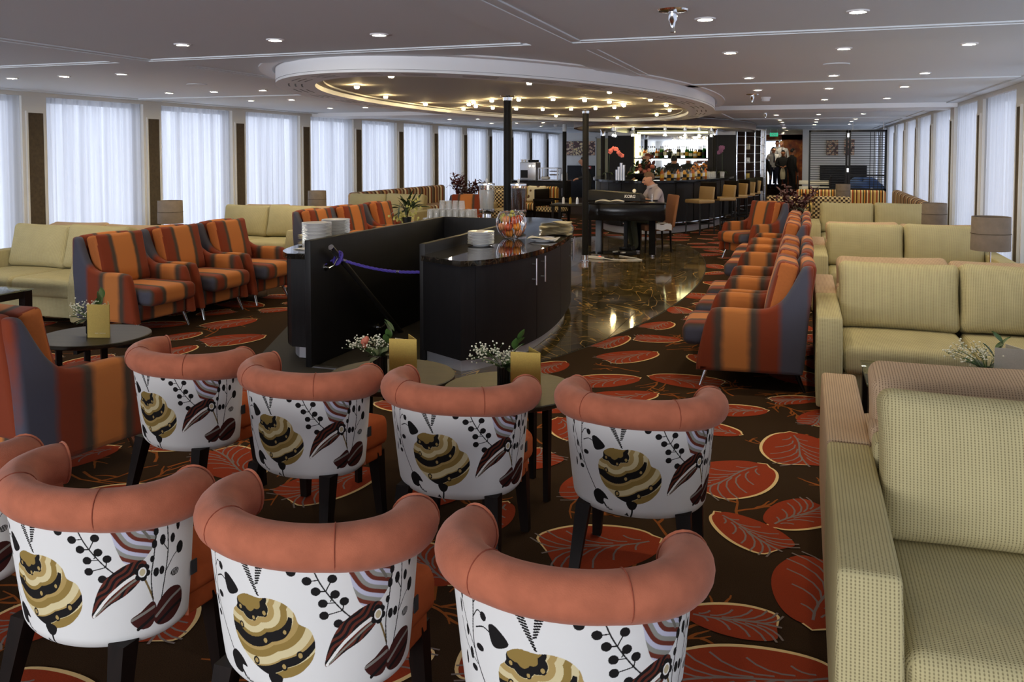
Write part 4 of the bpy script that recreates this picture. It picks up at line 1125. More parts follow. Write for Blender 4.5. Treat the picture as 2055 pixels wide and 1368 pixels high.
for (x, y, a, lab) in (
    (-2.69, 3.22, -9, 'tub chair with shell print back at the left end of the back row'),
    (-1.99, 3.12, -6, 'second tub chair from the left in the back row, beside the dark round table'),
    (-1.30, 3.13, 1, 'third tub chair from the left in the back row, before the menu and flowers'),
    (-0.585, 3.20, 1, 'tub chair with shell print back at the right end of the back row'),
    (-2.58, 1.95, -4, 'tub chair mostly cut off at the left edge, only its suede roll end showing'),
    (-1.895, 1.90, -3, 'tub chair at the left of the front row, cut by the left edge'),
    (-1.205, 1.91, 0, 'tub chair in the middle of the front row, largest terracotta roll beside the left one'),
    (-0.51, 1.91, 2, 'tub chair at the right of the front row, cut off at the bottom')):
    TC.put((x, y, 0), R(a), lab, GT)

# ------------------------------------------------------------------ buffet round the stair well
CXB = -3.03
_half = [(.50, 5.57), (.72, 5.57), (.86, 5.72), (.96, 5.98), (1.03, 6.32), (1.05, 6.67), (1.03, 7.1), (.98, 7.52), (.90, 8.0), (.80, 8.42), (.66, 8.86), (.48, 9.28), (.27, 9.55), (0, 9.66)]
def catmull(pts, n=4):
    out = []; k = len(pts); l = [Vector(p) for p in pts]; g = lambda j: l[max(0, min(k - 1, j))]
    for i in range(k - 1):
        a, b, c, d = g(i - 1), g(i), g(i + 1), g(i + 2)
        for s in range(n):
            u = s / n; out.append(.5 * (2 * b + (c - a) * u + (2 * a - 5 * b + 4 * c - d) * u * u + (3 * b - a - 3 * c + d) * u ** 3))
    return out + [l[-1]]
HALF = [Vector(_half[0])] + catmull(_half[1:], 4)
def outline(inset):
    """U-shaped plan of the buffet: outer curve pulled in by inset, inner edge along the stair panels"""
    r = []
    for i, p in enumerate(HALF):
        t = (HALF[min(i + 1, len(HALF) - 1)] - HALF[max(i - 1, 0)]).normalized(); n = Vector((t.y, -t.x))
        if i == 0: n = Vector((0, -1))
        if i == 1: n = Vector((.6, -.8))
        if i == len(HALF) - 1: n = Vector((0, 1))
        r.append(p - n * inset)
    right = [(CXB + p.x, p.y) for p in r]; left = [(CXB - p.x, p.y) for p in r[::-1]][1:]
    right[0] = (-2.718, 5.785 + inset * 1.1); right[1] = (CXB + .72 - inset * .35, 5.57 + inset)
    left[-1] = (-3.486, left[-1][1])
    return right + left + [(-3.486, 7.90), (-2.718, 7.90)]
t = thing('buffet_counter', 'curved black buffet cabinet with veined granite top round the stairs', 'buffet', (0, 0, 0))
b = MB(); b.prism(outline(.03), .10, .785); body = obj('cabinet_body', b, 'blackwood', t, smooth=30)
b = MB(); b.prism(outline(.0), .785, .825); obj('worktop', b, 'granite', t, smooth=30)
b = MB(); b.prism(outline(.09), .006, .10); obj('plinth', b, 'alu', t, smooth=30)
def arc_between(ya, yb, off):
    pts = [(p, HALF[i]) for i, p in enumerate(HALF)]
    out = []
    for i, p in enumerate(HALF):
        if i < 1 or i >= len(HALF) - 1: continue
        if ya <= p.y <= yb:
            tt = (HALF[i + 1] - HALF[i - 1]).normalized(); n = Vector((tt.y, -tt.x)); out.append(p + n * off)
    return out
def at_y(y, off):
    for i in range(1, len(HALF) - 1):
        if HALF[i].y <= y <= HALF[i + 1].y and HALF[i + 1].y > HALF[i].y:
            k = (y - HALF[i].y) / (HALF[i + 1].y - HALF[i].y); p = HALF[i].lerp(HALF[i + 1], k)
            tt = (HALF[i + 1] - HALF[i]).normalized(); return p + Vector((tt.y, -tt.x)) * off
for k, (ya, yb) in enumerate(((5.66, 6.445), (6.455, 7.25), (7.26, 8.02), (8.03, 8.75))):
    for s in (1, -1):
        pa = [at_y(ya + (yb - ya) * i / 8, -.026) for i in range(9)]; pb = [at_y(ya + (yb - ya) * i / 8, -.034) for i in range(9)]
        poly = [(CXB + s * p.x, p.y) for p in pa] + [(CXB + s * p.x, p.y) for p in pb[::-1]]
        b = MB(); b.prism(poly, .112, .775); d = obj('cabinet_door', b, 'blackwood', t, smooth=30)
        yh = yb - .09 if k % 2 == 0 else ya + .09
        q = at_y(yh, -.026); r_ = at_y(yh, .012)
        b = MB(); b.tube([(CXB + s * r_.x, r_.y, .555), (CXB + s * r_.x, r_.y, .765)], .0075, 10)
        for z in (.60, .72): b.tube([(CXB + s * q.x, q.y, z), (CXB + s * r_.x, r_.y, z)], .005, 8)
        obj('handle', b, 'steel', d)
# stair panels
se = thing('stair_enclosure', 'three black wooden panels enclosing the stair well', 'enclosure', (0, 0, 0))
def panel(name, xa, xb, ya, yb, z1, lab):
    b = MB(); b.rbox(((xa + xb) / 2, (ya + yb) / 2, (.006 + z1) / 2), (xb - xa, yb - ya, z1 - .006), .004, 2)
    o = obj(name, b, 'blackwood', se); tag(o, lab)
panel('stair_panel', -3.485, -3.435, 5.40, 7.85, .951, 'long black panel on the left side of the stair well')
panel('stair_panel', -2.768, -2.720, 5.86, 7.85, .905, 'thin black panel on the right side of the stair well')
panel('stair_panel', -3.485, -2.720, 7.853, 7.895, .951, 'black cross panel at the far end of the stair well')
t = thing('stair_handrail', 'dark round handrail sloping down inside the stair well', 'handrail', (0, 0, 0))
b = MB(); b.tube([(-3.375, 5.60, .875), (-3.375, 6.78, -.02)], .022, 14); obj('rail', b, M('black_rubber', (.02, .018, .016), .4), t)
b = MB(); b.tube([(-3.375, 5.586, .886), (-3.375, 5.60, .875)], .0235, 14); obj('end_cap', b, 'chrome', t)
for (y, z) in ((5.68, .79), (6.5, .17)):
    b = MB(); b.tube([(-3.432, y - .08, z - .06), (-3.40, y - .08, z - .065), (-3.38, y - .05, z - .05), (-3.375, y, z)], .007, 8)
    b.lathe([(.03, 0), (.03, .008), (1e-6, .009)], 16, T=Matrix.Translation((-3.434, y - .08, z - .06)) @ Matrix.Rotation(R(90), 4, 'Y')); obj('bracket', b, 'chrome', t)
t = thing('barrier_rope', 'purple twisted barrier rope closing the stair entrance', 'rope', (0, 0, 0))
pts = [Vector((-3.375 + .607 * u, 5.69 + .20 * u, .79 - .105 * u - .14 * u * (1 - u))) for u in [i / 30 for i in range(31)]]
for ph in (0, 2.1, 4.2):
    b = MB(); b.tube([p + Vector((0, math.cos(i * 1.3 + ph), math.sin(i * 1.3 + ph))) * .006 for i, p in [(j / 3, pts[j // 3].lerp(pts[min(30, j // 3 + 1)], (j % 3) / 3)) for j in range(91)]], .0065, 6); obj('strand', b, 'rope', t)
b = MB()
for k in range(3): b.tube([(-3.375 + .032 * math.cos(a), 5.69 + .01 * (k - 1) + .028 * math.sin(a) * .6, .79 + .036 * math.sin(a) + .012 * (k - 1)) for a in [2 * PI * j / 18 for j in range(18)]], .008, 6, closed=True)
b.tube([(-3.36, 5.68, .80), (-3.34, 5.66, .85)], .007, 6); b.tube([(-3.40, 5.70, .79), (-3.43, 5.67, .765)], .007, 6); obj('knot', b, 'rope', t)
for u in (.08, .72):
    p = pts[int(u * 30)]; q = pts[int(u * 30) + 1]; b = MB(); b.tube([p, q], .012, 8); obj('clip', b, 'chrome', t)

# ------------------------------------------------------------------ crockery on the buffet
def make_plate(r):
    t = MB(); t.lathe([(1e-6, .004), (r * .5, .004), (r * .56, .0), (r * .60, 0), (r * .62, .004), (r, .017), (r, .0195), (r * .6, .008), (1e-6, .007)], 36); return t
def plate_stack(x, y, z, r, n, lab, grp, dz=.0098):
    me = None
    for k in range(n):
        if me is None:
            o = obj('dinner_plate', make_plate(r), 'porcelain', None); me = o.data; o0 = o
        else: o = o0.copy(); COL.objects.link(o)
        o.location = (x + random.uniform(-.002, .002), y + random.uniform(-.002, .002), z + k * dz)
        l = 'topmost white plate of' if k == n - 1 else 'lowest white plate of' if k == 0 else f'{ORD[k]} white plate from the bottom of'
        l = lab.replace('white plate within', l)
        tag(o, l, 'plate', grp)
ZT = .8255
plate_stack(-3.69, 5.90, ZT, .118, 21, 'white plate within the tall nearer stack on the left buffet', 'tall nearer plate stack')
plate_stack(-3.72, 6.24, ZT, .118, 21, 'white plate within the tall rear stack on the left buffet', 'tall rear plate stack')
plate_stack(-2.55, 6.60, ZT, .112, 11, 'white plate within the short stack beside the fruit basket', 'plates beside the fruit basket')
def napkin_pile(loc, n, w, lab):
    t = thing('napkin_pile', lab, 'napkins', loc)
    for k in range(n):
        b = MB(); ph = random.uniform(0, 6); a = random.uniform(-.12, .12); ox = random.uniform(-.012, .012)
        top = lambda u, v: ((u - .5) * w, (v - .5) * w * .62, .010 * math.sin(3 * u + ph) * (v - .2) + .006 * math.sin(7 * u + ph))
        b.grid(top, 12, 6); b.grid(lambda u, v: tuple(Vector(top(1 - u, v)) - Vector((0, 0, .009))), 12, 6)
        T = Matrix.Translation((ox, random.uniform(-.01, .01), .012 + k * .0155)) @ Matrix.Rotation(a, 4, 'Z')
        b.v = [tuple(T @ Vector(p)) for p in b.v]; obj('napkin', b, 'napkin', t)
napkin_pile((-2.20, 7.68, ZT), 8, .27, 'tall loose pile of ivory napkins at the rounded end of the buffet')
napkin_pile((-2.30, 7.86, ZT), 4, .22, 'smaller pile of ivory napkins behind the tall one on the buffet')
napkin_pile((-3.86, 6.12, ZT), 6, .22, 'loose pile of ivory napkins beside the tall plate stacks')
t = thing('serving_plate', 'single white plate with folded napkin on the right of the buffet', 'plate', (-2.16, 7.12, ZT))
obj('plate', make_plate(.12), 'porcelain', t)
b = MB(); b.grid(lambda u, v: ((u - .5) * .26, (v - .5) * .17, .022 + .012 * math.sin(5 * u + 2 * v)), 10, 6); b.grid(lambda u, v: ((.5 - u) * .26, (v - .5) * .17, .017 + .012 * math.sin(5 * (1 - u) + 2 * v)), 10, 6); obj('napkin', b, 'white_paper', t)
b = MB(); b.rbox((.03, .0, .036), (.14, .012, .003), .0012, 1); obj('cutlery', b, 'chrome', t)
t = thing('serving_plate', 'single white plate with a blue-grey napkin at the left end of the buffet', 'plate', (-3.66, 5.70, ZT))
obj('plate', make_plate(.10), 'porcelain', t)
b = MB(); b.grid(lambda u, v: ((u - .5) * .2, (v - .5) * .12, .022 + .006 * math.sin(5 * u)), 8, 4); b.grid(lambda u, v: ((.5 - u) * .2, (v - .5) * .12, .016 + .006 * math.sin(5 * (1 - u))), 8, 4); obj('napkin', b, 'white_paper', t)
# tumblers upside down, in three tiers
TUM = MB(); TUM.lathe([(.034, 0), (.036, .0), (.030, .085), (.028, .088), (1e-6, .088), (1e-6, .084), (.027, .083), (.0335, .001)], 18)
tum0 = None; kk = 0
for lv, (nx, ny) in enumerate(((8, 4), (7, 3), (4, 1))):
    for i in range(nx):
        for j in range(ny):
            if tum0 is None: tum0 = obj('glass_tumbler', TUM, 'tumbler', None); o = tum0
            else: o = tum0.copy(); COL.objects.link(o)
            o.location = (-3.50 + (i - (nx - 1) / 2) * .073, 8.22 + (j - (ny - 1) / 2) * .073, ZT + lv * .0905)
            tag(o, f"clear upturned tumbler, {('lowest', 'middle', 'top')[lv]} tier, {ORD[j]} row from the front, {ORD[i]} from the left", 'glass', f"tumblers of the {('lowest', 'middle', 'top')[lv]} tier")
# drink dispensers
def dispenser(x, y, lab, liquid, fill):
    t = thing('drink_dispenser', lab, 'dispenser', (x, y, ZT), 0, 'drink dispensers')
    b = MB(); b.lathe([(.085, 0), (.085, .012), (.055, .02), (.05, .10), (.078, .115), (.088, .13), (.088, .15), (1e-6, .15)], 28); obj('base', b, 'chrome', t)
    b = MB(); b.lathe([(.082, .15), (.086, .42), (.083, .42), (.079, .155)], 28); obj('cylinder', b, 'glass', t)
    b = MB(); b.lathe([(1e-6, .156), (.074, .156), (.0765, fill), (1e-6, fill)], 28); obj('drink', b, liquid, t)
    b = MB(); b.lathe([(.09, .42), (.09, .436), (.05, .444), (1e-6, .445)], 28); lid = obj('lid', b, 'chrome', t)
    b = MB(); b.lathe([(.008, .444), (.012, .46), (.013, .478), (.006, .488), (1e-6, .489)], 12); obj('knob', b, 'white_paper', lid)
    b = MB(); b.tube([(0, -.075, .135), (0, -.12, .135)], .010, 8); b.tube([(0, -.11, .165), (0, -.11, .105)], .008, 8); obj('tap', b, 'chrome', t)
MAT['cola'] = M('dark_juice', srgb(36, 17, 11), .4, spec=.1)
MAT['water'] = glass_mat('iced_water', (.86, .9, .94), .03, milky=.35)
dispenser(-3.30, 8.72, 'glass drink dispenser with clear iced water left of the black column', 'water', .36)
dispenser(-2.93, 8.72, 'glass drink dispenser with dark brown juice right of the black column', 'cola', .385)
# wire basket and fruit
bx, by = -2.50, 7.23
t = thing('wire_fruit_basket', 'round chrome wire basket with fruit on the granite top', 'basket', (bx, by, ZT))
prof = [(.060, .004), (.085, .02), (.118, .06), (.138, .115), (.135, .17), (.118, .215), (.10, .235)]
for k in range(28):
    a = 2 * PI * k / 28; b = MB(); b.tube([(r_ * math.cos(a), r_ * math.sin(a), z) for (r_, z) in prof], .0022, 5); obj('wire', b, 'chrome', t)
for (r_, z) in ((.062, .004), (.10, .235)):
    b = MB(); b.tube([(r_ * math.cos(2 * PI * k / 32), r_ * math.sin(2 * PI * k / 32), z) for k in range(32)], .004, 6, closed=True); obj('ring', b, 'chrome', t)
b = MB(); b.lathe([(1e-6, .002), (.06, .002), (.06, .005), (1e-6, .005)], 24); obj('bottom_disc', b, 'chrome', t)
fm = {'apple': M('red_apple_skin', srgb(206, 92, 58), .35, noise=(14, .35)), 'orange': M('orange_peel', srgb(236, 146, 52), .5, bump=(200, .2)), 'pear': M('green_pear_skin', srgb(176, 176, 84), .45, noise=(30, .2)), 'peach': M('peach_skin', srgb(236, 158, 108), .6, noise=(10, .25))}
fr = [('orange', -.005, -.03, .048), ('apple', -.06, .03, .05), ('peach', .055, .035, .05), ('apple', .0, -.075, .105), ('orange', .07, -.04, .105), ('peach', -.075, -.035, .105), ('orange', .03, .07, .105), ('apple', -.04, .06, .11), ('peach', -.025, -.07, .172), ('apple', .05, -.05, .17), ('pear', -.075, .0, .178), ('pear', .005, .015, .205), ('apple', .06, .04, .175)]
for i, (k, x, y, z) in enumerate(fr):
    tt = thing('fruit_' + k, f"{dict(apple='red', orange='bright', pear='green', peach='pinkish')[k]} {k} in the wire basket, {('bottom', 'middle', 'upper')[0 if z < .08 else 1 if z < .15 else 2]} layer, {('left', 'middle', 'right')[0 if x < -.03 else 1 if x < .03 else 2]} {'front' if y < 0 else 'back'}", k, (bx + x, by + y, ZT + z), random.uniform(0, 6), 'fruit in the wire basket')
    rr = .037
    b = MB(); b.lathe([(1e-6, -rr * .86), (rr * .3, -rr * .95), (rr * .75, -rr * .6), (rr, 0), (rr * (.86 if k != 'pear' else .6), rr * .6), (rr * (.4 if k != 'pear' else .34), rr * (.93 if k != 'pear' else 1.2)), (rr * .1, rr * (.84 if k != 'pear' else 1.32)), (1e-6, rr * (.83 if k != 'pear' else 1.32))], 18); obj('flesh', b, fm[k], tt, smooth=80)
    b = MB(); b.tube([(0, 0, rr * .8 * (1.5 if k == 'pear' else 1)), (.004, 0, rr * 1.15 * (1.4 if k == 'pear' else 1))], .002, 5); obj('stalk', b, 'stem', tt)

# ------------------------------------------------------------------ low tables, menus, flowers
def round_table(x, y, lab, rt=.318):
    t = thing('round_table', lab, 'table', (x, y, 0), random.uniform(0, 1), 'round side tables')
    b = MB(); b.lathe([(1e-6, .465), (rt - .02, .465), (rt, .475), (rt, .490), (rt - .004, .494), (1e-6, .494)], 48); obj('table_top', b, 'tablewood', t)
    for k in range(4):
        a = PI / 4 + k * PI / 2; b = MB(); b.tube([(.20 * math.cos(a), .20 * math.sin(a), .0), (.20 * math.cos(a), .20 * math.sin(a), .466)], [.018, .024], 4); obj('leg', b, 'legwood', t, smooth=0)
    b = MB(); b.box(-.2, .2, -.012, .012, .42, .466).box(-.012, .012, -.2, .2, .42, .466); obj('apron', b, 'legwood', t, smooth=0)
round_table(-4.06, 4.0, 'round dark table with glossy top at the left, beside the striped armchair')
round_table(-1.935, 3.765, 'round dark table behind the second tub chair, before the stair well')
round_table(-1.29, 3.72, 'round olive brown table behind the third tub chair, nearest the buffet corner')
ZTB = .4945
def menu(x, y, rz, lab, mat='gold_card', z=ZTB, h=.20, w=.138, op=58):
    t = thing('menu_card', lab, 'menu', (x, y, z), rz, 'standing menu cards')
    for k, (s, a) in enumerate(((-1, 0), (1, R(op)))):
        # front cover runs left of the spine, back cover folds away from the viewer
        T = Matrix.Rotation(PI - a if k else PI, 4, 'Z')
        b = MB(); b.rbox((w / 2, 0, h / 2), (w, .0035, h), .001, 1); b.v = [tuple(T @ Vector(p)) for p in b.v]
        obj('cover', b, mat, t, smooth=0)
    for k, a in enumerate((.18, .36)):
        T = Matrix.Rotation(PI - a, 4, 'Z'); b = MB(); b.box(.004, w * .94, -.0006, .0006, .006, h * .97); b.v = [tuple(T @ Vector(p)) for p in b.v]; obj('page', b, 'paper', t, smooth=0)
    b = MB()
    for k in range(9):
        if k in (3,): continue
        b.box(-w * .66 + k * .0075, -w * .66 + k * .0075 + .005, -.0026, -.0019, h * .13, h * .145)
    obj('cover_lettering', b, M('pale_print', srgb(228, 220, 190), .6) if 'pprint' not in MAT else MAT['pprint'], t, smooth=0); MAT.setdefault('pprint', bpy.data.materials['pale_print'])
menu(-3.905, 3.96, R(16), 'gold folded menu standing on the left round table')
menu(-1.765, 3.70, R(10), 'gold folded menu standing on the middle round table beside baby breath flowers')
menu(-1.115, 3.63, R(8), 'gold folded menu standing on the olive round table, right of the black vase')

def blossom_vase(loc, lab, seed, spread=.12, hgt=.16, leafy=True, roses=False, vase=True, n=190, lean=(-.05, 0)):
    r = random.Random(seed)
    t = thing('flower_vase', lab, 'flowers', loc, 0, 'small table flower arrangements')
    b = MB(); b.lathe([(1e-6, .003), (.030, .0), (.034, .004), (.034, .095), (.031, .097), (.030, .09), (1e-6, .088)], 20)
    for k in range(20): a = 2 * PI * k / 20; b.tube([(.0345 * math.cos(a), .0345 * math.sin(a), .006), (.0345 * math.cos(a), .0345 * math.sin(a), .094)], .002, 4)
    obj('vase', b, 'vase_black', t)
    st = MB(); bl = MB()
    for k in range(16):
        a = r.uniform(0, 2 * PI); rr = spread * math.sqrt(r.random()); tx, ty, tz = rr * math.cos(a) + lean[0], rr * math.sin(a) + lean[1], .09 + hgt * (1 - .55 * (rr / spread) ** 2) * r.uniform(.55, 1)
        st.tube([(tx * .1, ty * .1, .08), (tx * .5, ty * .5, .08 + (tz - .08) * .65), (tx, ty, tz)], .0012, 4)
        for j in range(n // 16):
            q = Vector((tx + r.gauss(0, .017), ty + r.gauss(0, .017), tz + r.gauss(0, .014))); st.tube([(tx, ty, tz - .015), q], .0006, 3)
            bl.ball(q, r.uniform(.0032, .0055), 6, sc=(1, 1, .8))
    obj('stems', st, 'leaf', t); o = obj('blossoms', bl, 'blossom', t); o['kind'] = 'stuff'
    def leaf(base, d, L, w, m):
        b = MB(); d = Vector(d).normalized(); up = Vector((0, 0, 1)); s = d.cross(up).normalized(); n_ = s.cross(d)
        def f(u, v): return tuple(Vector(base) + d * L * u + s * w * math.sin(PI * min(1, u * 1.02)) ** .8 * (v - .5) + n_ * (.25 * w * abs(v - .5) - .25 * L * u * u))
        b.grid(f, 7, 3); obj('leaf', b, m, t, smooth=180)
    for k in range(9 if leafy else 5):
        a = r.uniform(0, 2 * PI); e = r.uniform(-.1, 1.0); leaf((.02 * math.cos(a), .02 * math.sin(a), .09), (math.cos(a), math.sin(a), e), r.uniform(.07, .12), .035, r.choice(('leaf', 'leaf_dark')))
    if leafy:
        for k in range(4): leaf((.03 + .012 * k, .02, .15 + .022 * k), (r.uniform(-.6, .8), r.uniform(-.6, .6), 1.1), .075, .036, 'leaf')
    if roses:
        for (x, y, z) in ((-.075, -.03, .165), (-.05, -.05, .18), (-.085, .0, .14)):
            b = MB(); b.lathe([(1e-6, -.018), (.012, -.01), (.015, .004), (.008, .018), (1e-6, .02)], 10, T=Matrix.Translation((x, y, z)) @ Matrix.Rotation(R(20), 4, 'Y')); obj('rose_bud', b, 'rose', t)
    return t
blossom_vase((-1.985, 3.74, ZTB), 'white baby breath with rose buds in a low black vase on the middle table', 3, .105, .13, True, True)
blossom_vase((-1.325, 3.74, ZTB), 'white baby breath and green leaves in a ribbed black vase on the olive table', 8, .10, .12, True, lean=(-.07, 0))
blossom_vase((-4.10, 4.02, ZTB), 'loose white baby breath behind the menu on the left round table', 14, .11, .12, True, lean=(-.06, 0))
# glass coffee tables
def glass_table(x, y, w, d, lab):
    t = thing('glass_coffee_table', lab, 'coffee table', (x, y, 0), 0, 'glass coffee tables')
    b = MB(); b.rbox((0, 0, .446), (w, d, .012), .004, 2); obj('glass_top', b, 'table_glass', t)
    for (sx, sy) in ((-1, -1), (1, -1), (1, 1), (-1, 1)):
        b = MB(); b.box(sx * (w / 2 - .045) - .035, sx * (w / 2 - .045) + .035, sy * (d / 2 - .045) - .035, sy * (d / 2 - .045) + .035, 0, .438); obj('leg', b, 'legwood', t, smooth=0)
    b = MB()
    for sy in (-1, 1): b.box(-w / 2 + .08, w / 2 - .08, sy * (d / 2 - .045) - .02, sy * (d / 2 - .045) + .02, .38, .438)
    for sx in (-1, 1): b.box(sx * (w / 2 - .045) - .02, sx * (w / 2 - .045) + .02, -d / 2 + .08, d / 2 - .08, .38, .438)
    obj('frame', b, 'legwood', t, smooth=0)
glass_table(.92, 4.76, 1.22, .54, 'glass coffee table in front of the second right sofa')
glass_table(-6.78, 5.15, 1.25, .55, 'glass coffee table cut off at the left edge before the sofa')
blossom_vase((.86, 4.63, .4525), 'white baby breath and green leaves in a black vase on the right glass table', 21, .12, .13, True, lean=(-.06, 0))
menu(1.02, 4.62, R(-4), 'silver folded menu standing on the right glass table', 'card_silver', .4525, .20, .13)
# table lamps on dark end tables
def lamp(x, y, lab, zt=.50):
    t = thing('end_table', 'dark end table under the lamp ' + lab.split('lamp ')[1], 'side table', (x, y, 0), 0, 'end tables')
    b = MB(); b.rbox((0, 0, zt - .02), (.40, .40, .04), .004, 2); obj('table_top', b, 'legwood', t)
    for (sx, sy) in ((-1, -1), (1, -1), (1, 1), (-1, 1)):
        b = MB(); b.box(sx * .17 - .02, sx * .17 + .02, sy * .17 - .02, sy * .17 + .02, 0, zt - .038); obj('leg', b, 'legwood', t, smooth=0)
    t = thing('table_lamp', lab, 'lamp', (x, y, zt + .0005), 0, 'drum shade table lamps')
    b = MB(); b.lathe([(.075, 0), (.072, .012), (.04, .03), (.018, .045), (1e-6, .046)], 24); obj('base', b, 'chrome', t)
    b = MB(); b.lathe([(.006, .03), (.006, .40)], 10); obj('stem', b, 'chrome', t)
    b = MB(); b.lathe([(.152, .215), (.148, .50), (.145, .50), (.149, .216)], 40); sh = obj('shade', b, 'lampshade', t)
    b = MB(); b.lathe([(.1535, .355), (.1535, .360)], 40); obj('shade_seam', b, 'leather', sh)
    b = MB(); b.tube([(-.146, 0, .40), (.146, 0, .40)], .003, 5); b.lathe([(.015, .36), (.028, .40), (.02, .44), (1e-6, .445)], 12); obj('bulb_holder', b, 'steel', t)
lamp(1.50, 8.06, 'taupe drum lamp beside the third right sofa by the right windows', .56)
lamp(1.62, 12.25, 'taupe drum lamp beside the farthest right sofa', .44)
lamp(-7.50, 8.62, 'taupe drum lamp behind the nearest left sofa', .50)
lamp(-7.62, 12.2, 'taupe drum lamp behind the second left sofa', .47)
lamp(.80, 19.55, 'taupe drum lamp in front of the striped banquette and lattice screen', .42)

# ------------------------------------------------------------------ people
def skin_mesh(name, V, E, labels, sub=2):
    """V: {key: (pos, rx, ry)}; E: [(a, b)]; labels[(a,b)] -> material slot; one continuous surface"""
    keys = list(V); ix = {k: i for i, k in enumerate(keys)}
    me = bpy.data.meshes.new(name); me.from_pydata([V[k][0] for k in keys], [(ix[a], ix[b]) for a, b in E], [])
    o = bpy.data.objects.new(name + '_rig', me); COL.objects.link(o)
    m = o.modifiers.new('skin', 'SKIN'); m.use_smooth_shade = True; m.branch_smoothing = .6
    for k in keys: me.skin_vertices[0].data[ix[k]].radius = (V[k][1], V[k][2])
    me.skin_vertices[0].data[ix[keys[0]]].use_root = True
    s = o.modifiers.new('sub', 'SUBSURF'); s.levels = sub; s.render_levels = sub
    dg = bpy.context.evaluated_depsgraph_get(); dg.update()
    r = bpy.data.meshes.new_from_object(o.evaluated_get(dg)); r.name = name
    bpy.data.objects.remove(o); bpy.data.meshes.remove(me)
    segs = [(np.array(V[a][0]), np.array(V[b][0]), labels.get((a, b), 0), .5 * (V[a][1] + V[b][1])) for a, b in E]
    n = len(r.polygons); c = np.empty(n * 3); r.polygons.foreach_get('center', c); c = c.reshape(-1, 3)
    best = np.full(n, 1e9); lab = np.zeros(n, int)
    for a, b, l, rad in segs:
        ab = b - a; t = np.clip((c - a) @ ab / max(1e-9, ab @ ab), 0, 1); d = np.linalg.norm(c - a - t[:, None] * ab, axis=1) / max(rad, .02)
        w = d < best; best[w] = d[w]; lab[w] = l
    r.polygons.foreach_set('material_index', lab); r.polygons.foreach_set('use_smooth', [True] * n)
    return r
def head_frame(V):
    a, b = Vector(V['head'][0]), Vector(V['crown'][0]); return a, (b - a).normalized()
def person(label, loc, rotz, J, mats, hair, hair_style='short', long_sleeve=True, fwd=(0, -1, 0), glasses=False, sub=2, group=None, tie=None, collar=False):
    """J: joints (left/right pairs as lists [left, right]); mats: skin, top, bottom, shoe"""
    t = thing('person', label, 'person', loc, rotz, group)
    f = Vector(fwd).normalized()
    V = {}; E = []; lb = {}
    V['pelvis'] = (J['pelvis'], .175, .14); V['waist'] = (J['waist'], .17, .135); V['chest'] = (J['chest'], .20, .14)
    V['nb'] = (J['nb'], .085, .08); V['neck'] = (J['neck'], .064, .066)
    hd = Vector(J['head']); up = f.cross(Vector((0, 0, 1))).normalized().cross(f).normalized()
    V['jaw'] = (tuple(hd - up * .075 + f * .022), .066, .074); V['head'] = (tuple(hd), .094, .112); V['crown'] = (tuple(hd + up * .07 - f * .012), .078, .094)
    V['nose'] = (tuple(hd - up * .02 + f * .108), .012, .012); V['nose2'] = (tuple(hd - up * .022 + f * .124), .008, .009)
    E += [('pelvis', 'waist'), ('waist', 'chest'), ('chest', 'nb'), ('nb', 'neck'), ('neck', 'jaw'), ('jaw', 'head'), ('head', 'crown'), ('head', 'nose'), ('nose', 'nose2')]
    for k in (('waist', 'chest'), ('chest', 'nb')): lb[k] = 1
    lb[('pelvis', 'waist')] = 1 if not J.get('tucked') else 2
    side = f.cross(up).normalized()
    for s in (-1, 1):
        p = 'L' if s < 0 else 'R'; i = 0 if s < 0 else 1
        V[p + 'ear'] = (tuple(hd + side * s * .088 - up * .01), .012, .02); E.append(('head', p + 'ear'))
        for a, b, r in (('sh', 'sh', .078), ('el', 'el', .054), ('wr', 'wr', .036)):
            V[p + a] = (J[b][i], r, r)
        E += [('chest', p + 'sh'), (p + 'sh', p + 'el'), (p + 'el', p + 'wr')]
        lb[('chest', p + 'sh')] = 1; lb[(p + 'sh', p + 'el')] = 1; lb[(p + 'el', p + 'wr')] = 1 if long_sleeve else 0
        w = Vector(J['wr'][i]); e = Vector(J['el'][i]); d = (w - e).normalized(); pm = w + d * .07
        V[p + 'pm'] = (tuple(pm), .034, .020); E.append((p + 'wr', p + 'pm'))
        sd = d.cross(Vector((0, 0, 1))); sd = sd.normalized() if sd.length > .2 else Vector((1, 0, 0)); dn = sd.cross(d).normalized()
        if dn.z > 0: dn = -dn
        for q, (off, ln) in enumerate(((-.027, .062), (-.009, .075), (.009, .07), (.027, .052))):
            a = pm + sd * off + d * .02; b = a + d * ln * .55 + dn * .008; c = b + d * ln * .4 + dn * .028
            for n_, pp, r in (('a', b, .0095), ('b', c, .0075)): V[f'{p}f{q}{n_}'] = (tuple(pp), r, r)
            E += [(p + 'pm', f'{p}f{q}a'), (f'{p}f{q}a', f'{p}f{q}b')]
        th = w + d * .03 + sd * (.04 * (1 if s < 0 else -1)); V[p + 'ta'] = (tuple(th), .011, .011); V[p + 'tb'] = (tuple(th + d * .035 + dn * .015), .009, .009); E += [(p + 'wr', p + 'ta'), (p + 'ta', p + 'tb')]
        for a, r in (('hip', .098), ('kn', .066), ('an', .044)): V[p + a] = (J[a][i], r, r * .95)
        V[p + 'to'] = (J['to'][i], .042, .034)
        E += [('pelvis', p + 'hip'), (p + 'hip', p + 'kn'), (p + 'kn', p + 'an'), (p + 'an', p + 'to')]
        lb[('pelvis', p + 'hip')] = 2; lb[(p + 'hip', p + 'kn')] = 2; lb[(p + 'kn', p + 'an')] = 2; lb[(p + 'an', p + 'to')] = 3
    me = skin_mesh('body', V, E, lb, sub)
